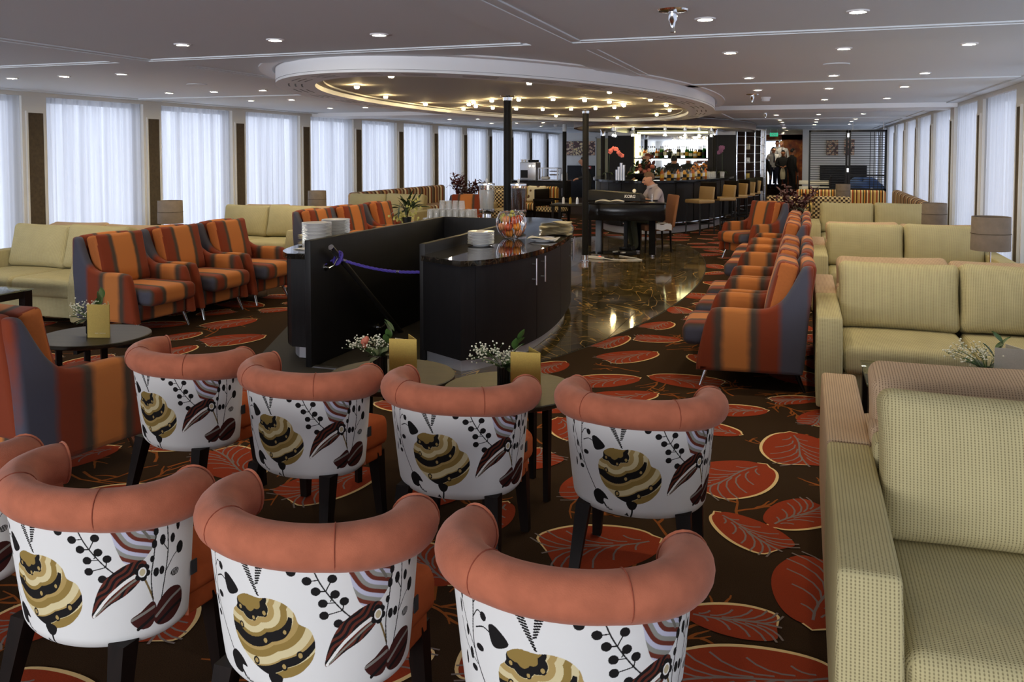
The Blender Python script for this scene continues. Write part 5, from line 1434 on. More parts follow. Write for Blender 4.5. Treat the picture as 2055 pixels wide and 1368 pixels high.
    nb_, nk_ = np.array(J['nb']), np.array(tuple(hd)); ax_ = (nk_ - nb_) / np.linalg.norm(nk_ - nb_)
    for p in me.polygons:
        q = np.array(p.center) - nb_; k = q @ ax_
        if k > .035 and np.linalg.norm(q - k * ax_) < .14: p.material_index = 0
    for m in mats: me.materials.append(MAT[m])
    o = bpy.data.objects.new('body', me); COL.objects.link(o); o.parent = t
    if collar:
        b = MB(); n0 = Vector(J['nb']); d0 = (Vector(J['neck']) - n0).normalized(); s0 = f.cross(d0).normalized(); f0 = d0.cross(s0)
        def cf(u, v):
            a = 2 * PI * u; rr = .074 + .020 * (1 - v); fr = max(0, -math.sin(a)) ** 2
            return tuple(n0 + d0 * (.012 + .035 * v - .03 * fr) + (s0 * math.cos(a) + f0 * math.sin(a) * -1) * -rr)
        b.grid(cf, 24, 4, closed_u=True); obj('collar', b, mats[1], t, smooth=180)
    # hair, eyes, mouth
    b = MB(); sx = side; R3 = Matrix((tuple(sx), tuple(-f), tuple(up))).transposed().to_4x4(); T = Matrix.Translation(hd - up * .004 - f * .004) @ R3
    n, m = 18, 10
    ex = {'short': .56, 'bald': .42, 'long': 1.15, 'bun': .60}[hair_style]
    def hf(u, v):
        a = 2 * PI * u; c = math.cos(a - PI / 2)           # +1 at the back (local +y)
        lim = PI * ex * (.82 + .26 * c + .06 * math.cos(2 * a))
        ph = lim * v; r = 1.0
        tp = 1 - .14 * v ** 3; return (.083 * tp * math.sin(ph) * math.cos(a), .101 * tp * math.sin(ph) * math.sin(a) + .008, .116 * math.cos(ph))
    b.grid(hf, n, m, closed_u=True, T=T)
    if hair_style == 'bun': b.ball((0, .12, .04), .045, 10, T=T)
    obj('hair', b, hair, t, smooth=180)
    b = MB()
    for s in (-1, 1): b.ball(hd + side * s * .034 + f * .088 + up * .006, .010, 8, sc=(1, 1, .7))
    obj('eyes', b, 'hair_black', t)
    b = MB(); b.tube([hd - up * .062 + f * .092 + side * k * .024 + up * (-.002 + .002 * abs(k)) for k in (-1, -.5, 0, .5, 1)], .005, 6); obj('mouth', b, 'rose', t)
    if glasses:
        b = MB()
        for s in (-1, 1): b.tube([hd + side * (s * .034 + .024 * math.cos(q)) + f * .104 + up * (.006 + .018 * math.sin(q)) for q in [2 * PI * k / 12 for k in range(12)]], .0025, 5, closed=True); b.tube([hd + side * s * .06 + f * .10 + up * .008, hd + side * s * .088 + up * .006], .002, 4)
        obj('glasses', b, 'black', t)
    if tie:
        c = Vector(J['chest']); nb = Vector(J['nb']); b = MB(); b.tube([nb + f * .07, c + f * .125, Vector(J['waist']) + f * .11], [.012, .026, .03], 6); obj('tie', b, tie, t)
    return t
def stand(h=1.75, arms='down', lean=0, step=0):
    k = h / 1.75
    J = dict(pelvis=(0, 0, .95), waist=(0, 0, 1.10), chest=(0, -lean * .5, 1.30), nb=(0, .01 - lean, 1.455), neck=(0, -.005 - lean, 1.50), head=(0, -.03 - lean, 1.612),
             sh=[(-.19, .0 - lean * .8, 1.405), (.19, .0 - lean * .8, 1.405)], hip=[(-.095, 0, .89), (.095, 0, .89)], kn=[(-.105, -.02 - step, .50), (.105, -.02 + step * .6, .50)], an=[(-.11, .03 - step * .9, .085), (.11, .03 + step * 1.2, .085)], to=[(-.125, -.12 - step * .9, .042), (.125, -.12 + step * 1.2, .042)])
    if arms == 'down': J['el'] = [(-.25, .03, 1.13), (.25, .03, 1.13)]; J['wr'] = [(-.25, -.06, .89), (.25, -.06, .89)]
    elif arms == 'front': J['el'] = [(-.26, -.02, 1.14), (.26, -.02, 1.14)]; J['wr'] = [(-.10, -.22, 1.10), (.10, -.22, 1.12)]
    elif arms == 'work': J['el'] = [(-.26, -.06, 1.13), (.26, -.06, 1.13)]; J['wr'] = [(-.16, -.28, 1.08), (.16, -.28, 1.08)]
    elif arms == 'one': J['el'] = [(-.25, .03, 1.13), (.26, -.02, 1.15)]; J['wr'] = [(-.25, -.06, .89), (.08, -.22, 1.16)]
    for q, v in J.items(): J[q] = [tuple(c * k for c in p) for p in v] if isinstance(v, list) else tuple(c * k for c in v)
    return J

# pianist and his chair
JP = dict(pelvis=(0, .06, .55), waist=(0, .08, .69), chest=(0, .03, .90), nb=(0, -.035, 1.045), neck=(0, -.055, 1.085), head=(0, -.10, 1.175),
          sh=[(-.205, .0, 1.0), (.205, .0, 1.0)], el=[(-.29, -.10, .80), (.29, -.10, .80)], wr=[(-.20, -.33, .865), (.22, -.33, .865)],
          hip=[(-.10, .02, .535), (.10, .02, .535)], kn=[(-.15, -.40, .53), (.15, -.40, .53)], an=[(-.15, -.32, .095), (.15, -.34, .095)], to=[(-.15, -.46, .05), (.15, -.48, .05)])
PX, PY, PA = -2.27, 13.62, R(-62)
person('pianist in a lavender grey shirt and olive trousers seated at the black piano, looking down', (PX, PY, .006), PA, JP, ['skin', 'shirt_grey', 'cloth_olive', 'cloth_black'], 'hair_brown', 'short', False, fwd=(0, -.93, -.36), collar=True)
b = MB()
T = Matrix.Translation((PX, PY, 0)) @ Matrix.Rotation(PA, 4, 'Z')
t = thing('dining_chair', 'brown upholstered chair the pianist sits on', 'chair', (PX, PY, .006), PA)
b = MB(); b.rbox((0, .0, .40), (.46, .48, .10), .03, 3, 2); obj('seat', b, M('brown_chair_fabric', srgb(150, 100, 66), .9, noise=(60, .15)), t); MAT['chairbrown'] = bpy.data.materials['brown_chair_fabric']
b = MB(); b.rbox((0, 0, 0), (.45, .05, .52), .022, 3, 3); T = Matrix.Translation((0, .285, .66)) @ Matrix.Rotation(R(-9), 4, 'X'); b.v = [tuple(T @ Vector(p)) for p in b.v]; obj('backrest', b, 'chairbrown', t)
for (x, y) in ((-.2, -.2), (.2, -.2), (-.2, .2), (.2, .2)):
    b = MB(); b.tube([(x * 1.05, y * 1.08, 0), (x, y, .36)], [.014, .02], 4); obj('leg', b, 'legwood', t, smooth=0)
b = MB(); b.grid(lambda u, v: (.10 + (u - .5) * .34, .02 + (v - .5) * .36, .4565 + .012 * math.sin(9 * u + 4 * v) ** 2), 14, 12); b.grid(lambda u, v: (.27, -.16 + .36 * u, .46 - .09 * v - .01 * math.sin(14 * u)), 14, 5)
o = obj('seat_towel', b, 'white_paper', None, smooth=180); o.location = (PX, PY, .006); o.rotation_euler = (0, 0, PA); tag(o, 'white towel laid over the pianist chair seat', 'towel')

def text_obj(name, cu, parent, loc, mat):
    q = bpy.data.objects.new(name, cu); COL.objects.link(q)
    dg = bpy.context.evaluated_depsgraph_get(); dg.update()
    me = bpy.data.meshes.new_from_object(q.evaluated_get(dg)); bpy.data.objects.remove(q)
    me.materials.clear(); me.materials.append(MAT[mat])
    o = bpy.data.objects.new(name, me); COL.objects.link(o); o.parent = parent; o.location = loc; o.rotation_euler = (R(90), 0, 0)
# piano shell, keyboard, music
t = thing('grand_piano', 'glossy black small grand piano beside the black column', 'piano', (0, 0, .006))
pz = .85
pl_ = smooth_poly([(-3.00, 12.60), (-2.6, 12.66), (-2.06, 12.80), (-1.98, 12.86), (-2.02, 12.98), (-2.34, 13.62), (-2.42, 13.70), (-2.62, 13.62), (-2.86, 13.40), (-3.02, 13.20), (-3.16, 12.95), (-3.16, 12.70)], 4)
b = MB(); b.prism_round(pl_, .25, .012, 2, T=Matrix.Translation((0, 0, pz - .165))); obj('case', b, 'blackgloss', t, smooth=30)
cx_, cy_ = -2.58, 13.1
b = MB(); b.prism_round([(cx_ + (x - cx_) * 1.02, cy_ + (y - cy_) * 1.02) for (x, y) in pl_], .022, .006, 2, T=Matrix.Translation((0, 0, pz - .028))); obj('lid', b, 'blackgloss', t, smooth=30)
for (x, y) in ((-2.97, 12.76), (-2.18, 12.95), (-2.50, 13.46)):
    b = MB(); b.box(x - .05, x + .05, y - .05, y + .05, .03, pz - .28); b.box(x - .06, x + .06, y - .06, y + .06, .55, pz - .28); obj('leg', b, 'blackgloss', t, smooth=0)
    b = MB(); b.lathe([(.012, 0), (.03, .005), (.03, .03)], 10, c=(x, y)); obj('caster', b, 'steel', t)
b = MB(); b.box(-2.66, -2.60, 13.10, 13.16, .06, pz - .28); b.rbox((-2.63, 13.13, .09), (.2, .1, .05), .01, 2); obj('pedal_lyre', b, 'blackgloss', t)
# stage keyboard
t = thing('stage_keyboard', 'black stage keyboard with maker name lying across the piano top', 'keyboard', (-2.66, 13.14, .846), R(-4))
b = MB(); b.prism_round([(-.56, -.0), (.30, 0), (.30, .05), (.24, .115), (-.56, .16)], .30, .008, 2, T=Matrix(((1, 0, 0, 0), (0, 0, -1, 0), (0, 1, 0, 0), (0, 0, 0, 1)))); obj('case', b, 'black', t, smooth=30)
b = MB(); b.box(-.54, .22, .155, .30, .02, .055); obj('keybed', b, 'white_paper', t, smooth=0)
cu = bpy.data.curves.new('maker_name', 'FONT'); cu.body = 'KORG'; cu.size = .062; cu.extrude = .001; cu.shear = .1; cu.offset = .0018
text_obj('maker_name', cu, t, (.04, -.1515, .055), 'white_paper')
b = MB(); b.lathe([(.03, 0), (.03, .012), (1e-6, .014)], 16, T=Matrix.Translation((.16, .0, .155)) @ Matrix.Rotation(R(75), 4, 'X')); obj('round_emblem', b, 'steel', t)
b = MB(); b.box(.28, .55, -.13, -.07, .0, .03); obj('side_wing', b, 'black', t, smooth=0)
t = thing('sheet_music', 'open white sheet music lying on the piano lid', 'sheet music', (-2.82, 12.80, .8405), R(8))
for s in (-1, 1):
    b = MB(); b.grid(lambda u, v: (s * .22 * u, (v - .5) * .28, .012 + .022 * math.sin(PI * u) * (.6 + .4 * v)), 10, 5); b.grid(lambda u, v: (s * .22 * (1 - u), (v - .5) * .28, .0005 + .006 * math.sin(PI * (1 - u))), 10, 5); obj('page_block', b, 'white_paper', t, smooth=180)
t = thing('water_glass', 'clear glass of water on a coaster on the piano', 'glass', (-2.19, 12.92, .8405))
b = MB(); b.lathe([(1e-6, .008), (.024, .008), (.03, .12), (.028, .12), (.0225, .012), (1e-6, .012)], 20); obj('tumbler', b, 'glass', t)
b = MB(); b.lathe([(1e-6, 0), (.045, 0), (.045, .005), (1e-6, .006)], 20); obj('coaster', b, 'paper', t)
t = thing('power_strip', 'white power strip with cable under the piano', 'power strip', (-2.93, 12.38, .006), R(-20))
b = MB(); b.rbox((0, 0, .022), (.26, .055, .04), .008, 2); obj('housing', b, 'porcelain', t)
b = MB(); b.box(.05, .08, -.012, .012, .042, .047); obj('switch', b, M('red_switch', srgb(210, 60, 30), .4, emit=((1, .15, .05), .8)), t, smooth=0)
b = MB(); b.tube([(.13, 0, .02), (.3, .02, .008), (.55, .18, .008), (.62, .28, .008), (.45, .40, .008), (.1, .5, .008)], .008, 6); obj('cable', b, 'porcelain', t)
t = thing('pedal_unit', 'dark foot pedal unit and cables by the pianist feet', 'pedal', (-2.62, 13.02, .006), R(-30))
b = MB(); b.rbox((0, 0, .03), (.3, .22, .06), .012, 2); obj('housing', b, 'black', t)
for x in (-.08, .08):
    b = MB(); b.rbox((x, -.11, .05), (.06, .12, .02), .006, 2); obj('pedal', b, 'steel', t)
for k in range(4):
    b = MB(); b.tube([(-.1 + .05 * k, .11, .02), (-.2 + .06 * k, .25, .006), (-.45 + .1 * k, .2 - .1 * k, .006), (-.6, -.1 * k, .006)], .006, 5); obj('cable', b, 'black', t)

# ------------------------------------------------------------------ the bar
BCX, BCY, BA, BB = -3.1, 20.6, 1.5, 4.2
def bar_arc(off, t0, t1, n): return [(BCX + (BA + off) * math.cos(R(t0 + (t1 - t0) * i / n)), BCY + (BB + off) * math.sin(R(t0 + (t1 - t0) * i / n))) for i in range(n + 1)]
t = thing('bar_counter', 'long curved black bar counter with polished top', 'bar counter', (0, 0, 0))
b = MB(); b.prism(bar_arc(-.05, 186, 356, 48) + bar_arc(-.5, 356, 186, 48), .14, 1.005); fr_ = obj('front', b, 'blackwood', t, smooth=30)
b = MB(); b.prism(bar_arc(.06, 185, 357, 48) + bar_arc(-.55, 357, 185, 48), 1.005, 1.05); obj('bar_top', b, 'blackgloss', t, smooth=30)
b = MB(); b.prism(bar_arc(-.10, 186, 356, 48) + bar_arc(-.45, 356, 186, 48), 0, .14); obj('plinth', b, 'alu', t, smooth=30)
for k in range(12):
    a0 = 190 + k * 13.6; b = MB(); b.prism(bar_arc(-.035, a0, a0 + 13, 5) + bar_arc(-.052, a0 + 13, a0, 5), .16, .99); obj('front_panel', b, 'blackwood', t, smooth=30)
b = MB(); b.tube([(x, y, .22) for (x, y) in bar_arc(.12, 262, 350, 30)], .016, 8); obj('foot_rail', b, 'chrome', t)
t = thing('bar_canopy', 'curved walnut canopy over the bar', 'canopy', (0, 0, 0))
def can(a, b_, n=64): return ell(a, b_, n, (-3.1, 20.9))
def ringz(a0, b0, a1, b1, z0, z1, n=64):
    o_, i_ = can(a0, b0, n), can(a1, b1, n); bb = MB(); vs = [(*p, z1) for p in o_] + [(*p, z0) for p in o_] + [(*p, z0) for p in i_] + [(*p, z1) for p in i_]
    return bb.add(vs, [(k * n + (j + 1) % n, k * n + j, (k + 1) % 4 * n + j, (k + 1) % 4 * n + (j + 1) % n) for k in range(4) for j in range(n)])
obj('fascia', ringz(2.0, 5.3, 1.93, 5.2, 2.12, 2.299), 'brownwood', t)
obj('chrome_edge', ringz(2.02, 5.32, 1.98, 5.28, 2.262, 2.27), 'chrome', t)
obj('soffit', ringz(1.93, 5.2, 1.25, 3.6, 2.13, 2.299), 'wall', t)
obj('inner_lip', ringz(1.27, 3.62, 1.22, 3.56, 2.105, 2.299), 'steel', t)
for i, (x, y) in enumerate(((-3.83, 17.9), (-3.78, 17.45), (-3.33, 17.3), (-2.67, 17.25), (-2.33, 17.7), (-2.09, 18.1), (-1.88, 18.5))):
    t = thing('bar_pendant', f'clear glass pendant lamp over the bar, {ORD[i]} from the left', 'pendant lamp', (x, y, 0), 0, 'bar pendants')
    b = MB(); b.lathe([(.035, 2.06), (.035, 2.13)], 16); obj('cap', b, 'chrome', t)
    b = MB(); b.lathe([(.042, 1.92), (.042, 2.06), (.040, 2.06), (.040, 1.92)], 16); obj('glass_tube', b, 'glass', t)
    b = MB(); b.ball((0, 0, 1.96), .022, 10); obj('bulb', b, 'star', t)
for i, (x, y) in enumerate(((-4.42, 19.3), (-1.9, 19.5))):
    t = thing('bar_post', f'dark slim post with chrome collar at the {("left", "right")[i]} end of the bar top', 'post', (x, y, 0), 0, 'bar posts')
    b = MB(); b.lathe([(.05, 1.05), (.05, 2.03)], 20); obj('shaft', b, 'shaft', t)
    b = MB(); b.lathe([(.056, 1.99), (.056, 2.10), (.07, 2.13)], 20); obj('collar', b, 'chrome', t)
# back bar
YB = 21.8
mb = MB(); mb.box(-4.86, -4.17, YB, YB + .15, 0, ZC).box(-2.30, -1.62, YB, YB + .15, 0, ZC).box(-4.17, -2.30, YB + .35, YB + .5, 0, ZC).box(-4.17, -2.30, YB, YB + .4, 0, .95).box(-4.17, -2.3, YB, YB + .4, 2.17, ZC)
bw = struct('wall_back_bar', mb, 'blackwood', smooth=0)
b = MB(); b.box(-4.86, -4.17, YB - .012, YB, 2.04, 2.16).box(-2.30, -1.62, YB - .012, YB, 2.04, 2.16); obj('white_header', b, 'ceil_white', bw, smooth=0)
t = thing('back_bar_unit', 'mirror-backed bar shelf unit lit by yellow light strips', 'shelf unit', (0, 0, 0))
b = MB(); b.box(-4.10, -2.32, YB + .33, YB + .345, .98, 2.10); obj('mirror', b, M('back_bar_mirror', (.55, .57, .6), .03, 1.0), t, smooth=0)
b = MB(); b.box(-4.16, -2.31, YB + .02, YB + .32, 1.44, 1.465); obj('shelf', b, 'black', t, smooth=0)
b = MB(); b.box(-4.16, -2.31, YB - .08, YB + .33, .955, .985); obj('counter', b, 'steel', t, smooth=0)
MAT['led_y'] = M('yellow_light_strip', (1, .95, .55), .5, emit=((1.0, .90, .42), 5.0)); MAT['led_w'] = M('white_light_strip', (1, 1, .95), .5, emit=((1.0, .96, .86), 6.0))
b = MB(); b.box(-4.15, -4.11, YB + .05, YB + .30, .99, 2.08); obj('light_strip', b, 'led_y', t, smooth=0)
b = MB(); b.box(-4.10, -2.32, YB + .05, YB + .28, 2.10, 2.13); obj('light_strip', b, 'led_y', t, smooth=0)
b = MB(); b.box(-4.10, -2.32, YB + .29, YB + .325, 1.40, 1.435); obj('light_strip', b, 'led_w', t, smooth=0)

# bottles
def bottle_mesh(kind):
    h = {'tall': .30, 'short': .24, 'wine': .32, 'squat': .22}[kind]; r = {'tall': .037, 'short': .042, 'wine': .038, 'squat': .05}[kind]
    b = MB(); b.lathe([(1e-6, .004), (r * .9, 0), (r, .008), (r, h * .60), (r * .85, h * .68), (r * .36, h * .78), (r * .34, h * .90), (1e-6, h * .90)], 16); return b, h, r
BC = {'green': M('green_glass', srgb(24, 84, 34), .08, spec=.8), 'clear': glass_mat('bottle_clear', (.9, .93, .95), .12), 'amber': M('amber_spirit', srgb(176, 92, 24), .1, spec=.8), 'dark': M('dark_bottle_glass', srgb(20, 22, 18), .08, spec=.8), 'gold': M('golden_spirit', srgb(208, 150, 50), .1, spec=.8)}
LB = {'white': MAT['white_paper'], 'cream': MAT['paper'], 'black': MAT['black'], 'yellow': M('yellow_label', srgb(206, 160, 40), .6)}
bp = {}
def bottle(x, y, z, kind, glass, labc, lab, grp):
    key = (kind, glass, labc)
    if key not in bp:
        t = thing('bottle', '', 'bottle'); b, h, r = bottle_mesh(kind); obj('glass', b, BC[glass], t)
        b = MB(); b.lathe([(r + .0008, h * .18), (r + .0008, h * .48)], 16); obj('paper_label', b, LB[labc], t)
        b = MB(); b.lathe([(r * .40, h * .88), (r * .40, h), (1e-6, h)], 12); obj('cap', b, 'black' if labc != 'yellow' else 'led_y' if False else 'black', t)
        bp[key] = Proto(t)
    o = bp[key].put((x, y, z), 0, lab, grp); return o
shelf = [('tall', 'clear', 'cream'), ('short', 'amber', 'white'), ('tall', 'clear', 'white'), ('tall', 'clear', 'black'), ('short', 'amber', 'cream'), ('tall', 'green', 'black'), ('wine', 'clear', 'cream'), ('short', 'dark', 'black'), ('short', 'clear', 'white'), ('tall', 'dark', 'cream'), ('tall', 'clear', 'cream'), ('tall', 'green', 'yellow'), ('short', 'green', 'cream'), ('squat', 'gold', 'cream'), ('tall', 'dark', 'yellow'), ('wine', 'green', 'black')]
for i, k in enumerate(shelf):
    bottle(-4.04 + i * .108, YB + .13 + .04 * (i % 2), 1.4655, *k, f"{k[1]} spirit bottle on the lit back-bar shelf, {ORD[i]} from the left", 'bottles on the back-bar shelf')
for i in range(9):
    k = [('tall', 'green', 'white'), ('short', 'amber', 'black'), ('squat', 'gold', 'white'), ('tall', 'clear', 'yellow')][i % 4]
    bottle(-3.98 + i * .19, YB + .18, .9855, *k, f"spirit bottle on the lower back-bar counter, {ORD[i]} from the left", 'bottles on the lower back bar')
for i in range(16):
    a = R(290 + i * 2.7); x = BCX + (BA - .26) * math.cos(a); y = BCY + (BB - .30) * math.sin(a)
    k = [('short', 'amber', 'yellow'), ('tall', 'clear', 'cream'), ('squat', 'gold', 'black'), ('short', 'dark', 'yellow'), ('short', 'clear', 'white')][i % 5]
    bottle(x, y, 1.0505, *k, f"small bottle in the row along the bar top, {ORD[i]} from the left", 'bottles on the bar top')
# tall clear glasses on the right of the bar top
for i in range(8):
    a = R(333.5 + (i % 4) * 2.6); k = .22 + .14 * (i // 4); o = tum0.copy(); COL.objects.link(o); o.scale = (1, 1, 1.5)
    o.location = (BCX + (BA - k) * math.cos(a), BCY + (BB - k) * math.sin(a), 1.0505); tag(o, f"tall clear glass at the right end of the bar top, {ORD[i % 4]} in the {('front', 'rear')[i // 4]} row", 'glass', 'tall glasses on the bar')
# chrome drink shaker tubes
for i, (a, h) in enumerate(((246, .20), (249, .26), (252, .34), (255, .30))):
    x = BCX + (BA - .25) * math.cos(R(a)); y = BCY + (BB - .3) * math.sin(R(a))
    b = MB(); b.lathe([(1e-6, 0), (.03, 0), (.032, h), (.03, h), (.028, .004), (1e-6, .004)], 14); o = obj('straw_tube', b, 'steel', None); o.location = (x, y, 1.0505); tag(o, f"steel straw holder on the left of the bar, {ORD[i]} from the left", 'holder', 'steel holders on the bar')

# bar stools (front faces -y)
def make_stool():
    t = thing('bar_stool', '', 'bar stool')
    MAT['tan'] = M('tan_leather', srgb(176, 146, 100), .5)
    b = MB(); b.rbox((0, 0, .645), (.42, .42, .075), .025, 3); obj('seat', b, 'tan', t)
    b = MB(); b.rbox((0, 0, 0), (.40, .05, .26), .018, 3); T = Matrix.Translation((0, .185, .80)) @ Matrix.Rotation(R(-7), 4, 'X'); b.v = [tuple(T @ Vector(p)) for p in b.v]; obj('back_pad', b, 'tan', t)
    b = MB(); b.rbox((0, .238, .85), (.44, .035, .33), .01, 2); obj('back_frame', b, 'legwood', t)
    for (x, y) in ((-.18, -.17), (.18, -.17), (-.18, .19), (.18, .19)):
        b = MB(); b.tube([(x * 1.08, y * 1.08, 0), (x, y, .62)], [.017, .022], 4); obj('leg', b, 'black', t, smooth=0)
    b = MB(); b.tube([(-.19, -.18, .24), (.19, -.18, .24)], .012, 8); obj('footrest', b, 'steel', t)
    b = MB(); b.box(-.19, .19, .17, .20, .2, .23).box(-.2, -.17, -.18, .19, .2, .23).box(.17, .2, -.18, .19, .2, .23); obj('stretcher', b, 'black', t, smooth=0)
    return t
ST = Proto(make_stool())
for i, (x, y, a) in enumerate(((-1.93, 16.95, -40), (-1.60, 18.0, -48), (-1.43, 19.1, -55), (-1.32, 20.1, -60), (-1.24, 21.1, -64))):
    ST.put((x, y, 0), R(a), f"tan leather bar stool with dark frame, {ORD[i]} from the pianist end of the bar", 'bar stools')

# flowers on the bar
def orchid(loc, lab, mat, H, dirx, pot):
    r = random.Random(hash(lab) % 1000 if False else len(lab))
    t = thing('potted_orchid', lab, 'orchid', loc, 0, 'orchids on the bar')
    b = MB(); b.lathe([(1e-6, 0), (.045, 0), (.06, .11), (.055, .11), (.045, .09), (1e-6, .09)], 16); obj('pot', b, pot, t)
    pts = [(0, 0, .1), (.01 * dirx, 0, H * .5), (.03 * dirx, 0, H * .85), (.10 * dirx, 0, H), (.22 * dirx, 0, H * .93), (.30 * dirx, 0, H * .80)]
    pts = [tuple(p) for p in catmull(pts, 4)]
    b = MB(); b.tube(pts, .004, 5); obj('stem', b, 'leaf', t)
    for k in range(9):
        p = Vector(pts[9 + int(k * 1.3)]) + Vector((r.uniform(-.03, .03), r.uniform(-.03, .03), r.uniform(-.03, .04)))
        b = MB()
        for q in range(5):
            a = 2 * PI * q / 5 + k; b.ball(p + Vector((.026 * math.cos(a), -.006, .026 * math.sin(a))), .024, 8, sc=(1, .3, 1))
        b.ball(p + Vector((0, -.015, 0)), .012, 6); obj('flower', b, mat, t)
    for k in range(5):
        a = 2 * PI * k / 5 + .4; b = MB(); d = Vector((math.cos(a), math.sin(a), .5)); s = Vector((-math.sin(a), math.cos(a), 0))
        b.grid(lambda u, v: tuple(Vector((0, 0, .1)) + d * .2 * u + s * .06 * (v - .5) * math.sin(PI * min(1, u + .05)) - Vector((0, 0, .15 * u * u))), 7, 3); obj('leaf', b, 'leaf_dark', t, smooth=180)
orchid((-4.05, 18.25, 1.0505), 'coral pink orchid at the left end of the bar', 'orchid_pink', .62, 1, 'vase_black')
orchid((-1.80, 20.25, 1.0505), 'mauve orchid in a white pot at the right end of the bar', 'orchid_mauve', .66, -.2, 'porcelain')
t = thing('bar_flower_bowl', 'large autumn flower arrangement in a black bowl on the bar, behind the pianist', 'flowers', (-3.05, 17.0, 1.0505))
b = MB(); b.lathe([(1e-6, 0), (.12, 0), (.26, .10), (.27, .13), (.255, .125), (1e-6, .10)], 28); obj('bowl', b, 'vase_black', t)
r = random.Random(4)
for i, (m, n, rad) in enumerate((('leaf_red', 44, .05), ('leaf_dark', 26, .055), ('rose', 11, .05), ('leaf', 12, .05))):
    b = MB()
    for k in range(n):
        a = r.uniform(0, 2 * PI); e = math.sqrt(r.random()); p = Vector((.34 * e * math.cos(a), .24 * e * math.sin(a), .12 + .26 * (1 - e * e) * r.uniform(.5, 1.1)))
        if m == 'rose': b.ball(p, rad, 8, sc=(1, 1, .85))
        else:
            d = Vector((r.uniform(-1, 1), r.uniform(-1, 1), r.uniform(.2, 1.2))).normalized(); s = d.cross(Vector((r.random(), r.random(), 1))).normalized()
            b.grid(lambda u, v: tuple(p + d * .13 * (u - .3) + s * .07 * (v - .5) * math.sin(PI * min(1, u * .96 + .04))), 5, 3)
    o = obj(('red_foliage', 'dark_foliage', 'roses', 'green_foliage')[i], b, m, t, smooth=180); o['kind'] = 'stuff'
t = thing('fruit_garnish_bowl', 'bowl of oranges on the right of the back bar', 'fruit bowl', (-2.52, 21.3, 0))
b = MB(); b.lathe([(1e-6, 1.10), (.05, 1.10), (.05, 1.02), (.09, 1.0), (.09, .98)], 16); obj('stand', b, 'black', t)
b = MB(); b.lathe([(1e-6, 1.10), (.1, 1.11), (.17, 1.16), (.165, 1.165), (1e-6, 1.12)], 20); obj('bowl', b, 'black', t)
for k in range(11):
    a = k * 2.4; rr = (.11, .07, 0)[0 if k < 6 else 1 if k < 10 else 2]; b = MB(); b.ball((rr * math.cos(a), rr * math.sin(a), (1.185, 1.24, 1.285)[0 if k < 6 else 1 if k < 10 else 2]), .042, 12); obj('orange', b, fm['orange'] if k % 3 else fm['peach'], t)
mb = MB(); mb.box(-2.75, -2.28, 21.1, 21.5, 0, .98); o = obj('back_bar_cabinet', mb, 'black', None, smooth=0); tag(o, 'low black cabinet under the orange bowl behind the bar', 'cabinet')

# bar staff
person('auburn haired bartender with glasses in black behind the bar, looking left', (-3.5, 20.1, 0), R(-55), stand(1.60, 'work'), ['skin', 'cloth_black', 'cloth_black', 'cloth_black'], 'hair_red', 'bun', True, glasses=True)
person('bartender in black seen from behind, facing the back-bar shelf', (-3.0, 20.75, 0), R(175), stand(1.55, 'work', .04), ['skin', 'cloth_black', 'cloth_black', 'cloth_black'], 'hair_black', 'short', True)

# ------------------------------------------------------------------ curved wire display beside the bar
t = thing('wire_display', 'curved chrome wire and glass display partition right of the bar', 'partition', (0, 0, 0))
ca = [(-1.60, 21.9), (-1.42, 22.3), (-1.22, 22.9), (-1.10, 23.6), (-1.03, 24.4)]
cp = [tuple(p) for p in catmull(ca, 5)]
for k in range(0, len(cp), 5):
    x, y = cp[k]; b = MB(); b.lathe([(.022, 0), (.022, 2.25)], 10, c=(x, y)); obj('post', b, 'chrome', t)
for z in [.25 + .22 * i for i in range(9)]:
    b = MB(); b.tube([(x, y, z) for (x, y) in cp], .008, 6); obj('wire_rail', b, 'steel', t)
b = MB(); b.tube([(x, y, 2.22) for (x, y) in cp], .03, 8); obj('head_rail', b, 'chrome', t)
b = MB(); b.grid(lambda u, v: (cp[int(u * (len(cp) - 1))][0] - .12, cp[int(u * (len(cp) - 1))][1] + .1, 2.2 * v), len(cp), 2); obj('rear_sheet', b, M('dark_bronze_glass', srgb(40, 22, 15), .8, spec=.1), t)
b = MB(); b.box(-1.13, -1.0, 24.4, 24.5, 0, 2.25); o = obj('mirror_pillar', b, 'steel', t, smooth=0)
for k, (z, c) in enumerate(((.6, 'rose'), (1.0, 'gold_card'), (1.4, 'porcelain'), (1.75, 'paper'))):
    b = MB(); x, y = cp[7]; b.rbox((x - .03, y, z), (.10, .06, .14), .01, 2); obj('display_piece', b, c, t)

# ------------------------------------------------------------------ striped banquettes
def banq_mat(name, k, cs):
    m, nt, b = newmat(name)
    uv = nt.nodes.new('ShaderNodeUVMap'); uv.uv_map = 'UVMap'
    sp = nt.nodes.new('ShaderNodeSeparateXYZ'); nt.links.new(uv.outputs['UV'], sp.inputs[0])
    v = math_node(nt, 'FRACT', math_node(nt, 'MULTIPLY', sp.outputs[0], k))
    st_ = []
    for i, c in enumerate(cs): st_.append((i / len(cs), srgb(*c)))
    nt.links.new(ramp_node(nt, v, st_, 'CONSTANT'), b.inputs['Base Color']); b.inputs['Roughness'].default_value = .9; b.inputs['Specular IOR Level'].default_value = .1
    return m
MAT['banq'] = banq_mat('multicolour_stripe', 3.0, [(206, 176, 110), (150, 66, 36), (222, 200, 140), (92, 88, 56), (214, 150, 70), (72, 44, 34), (226, 206, 150), (168, 78, 40), (120, 104, 62), (230, 200, 120), (110, 52, 36), (200, 170, 100)])
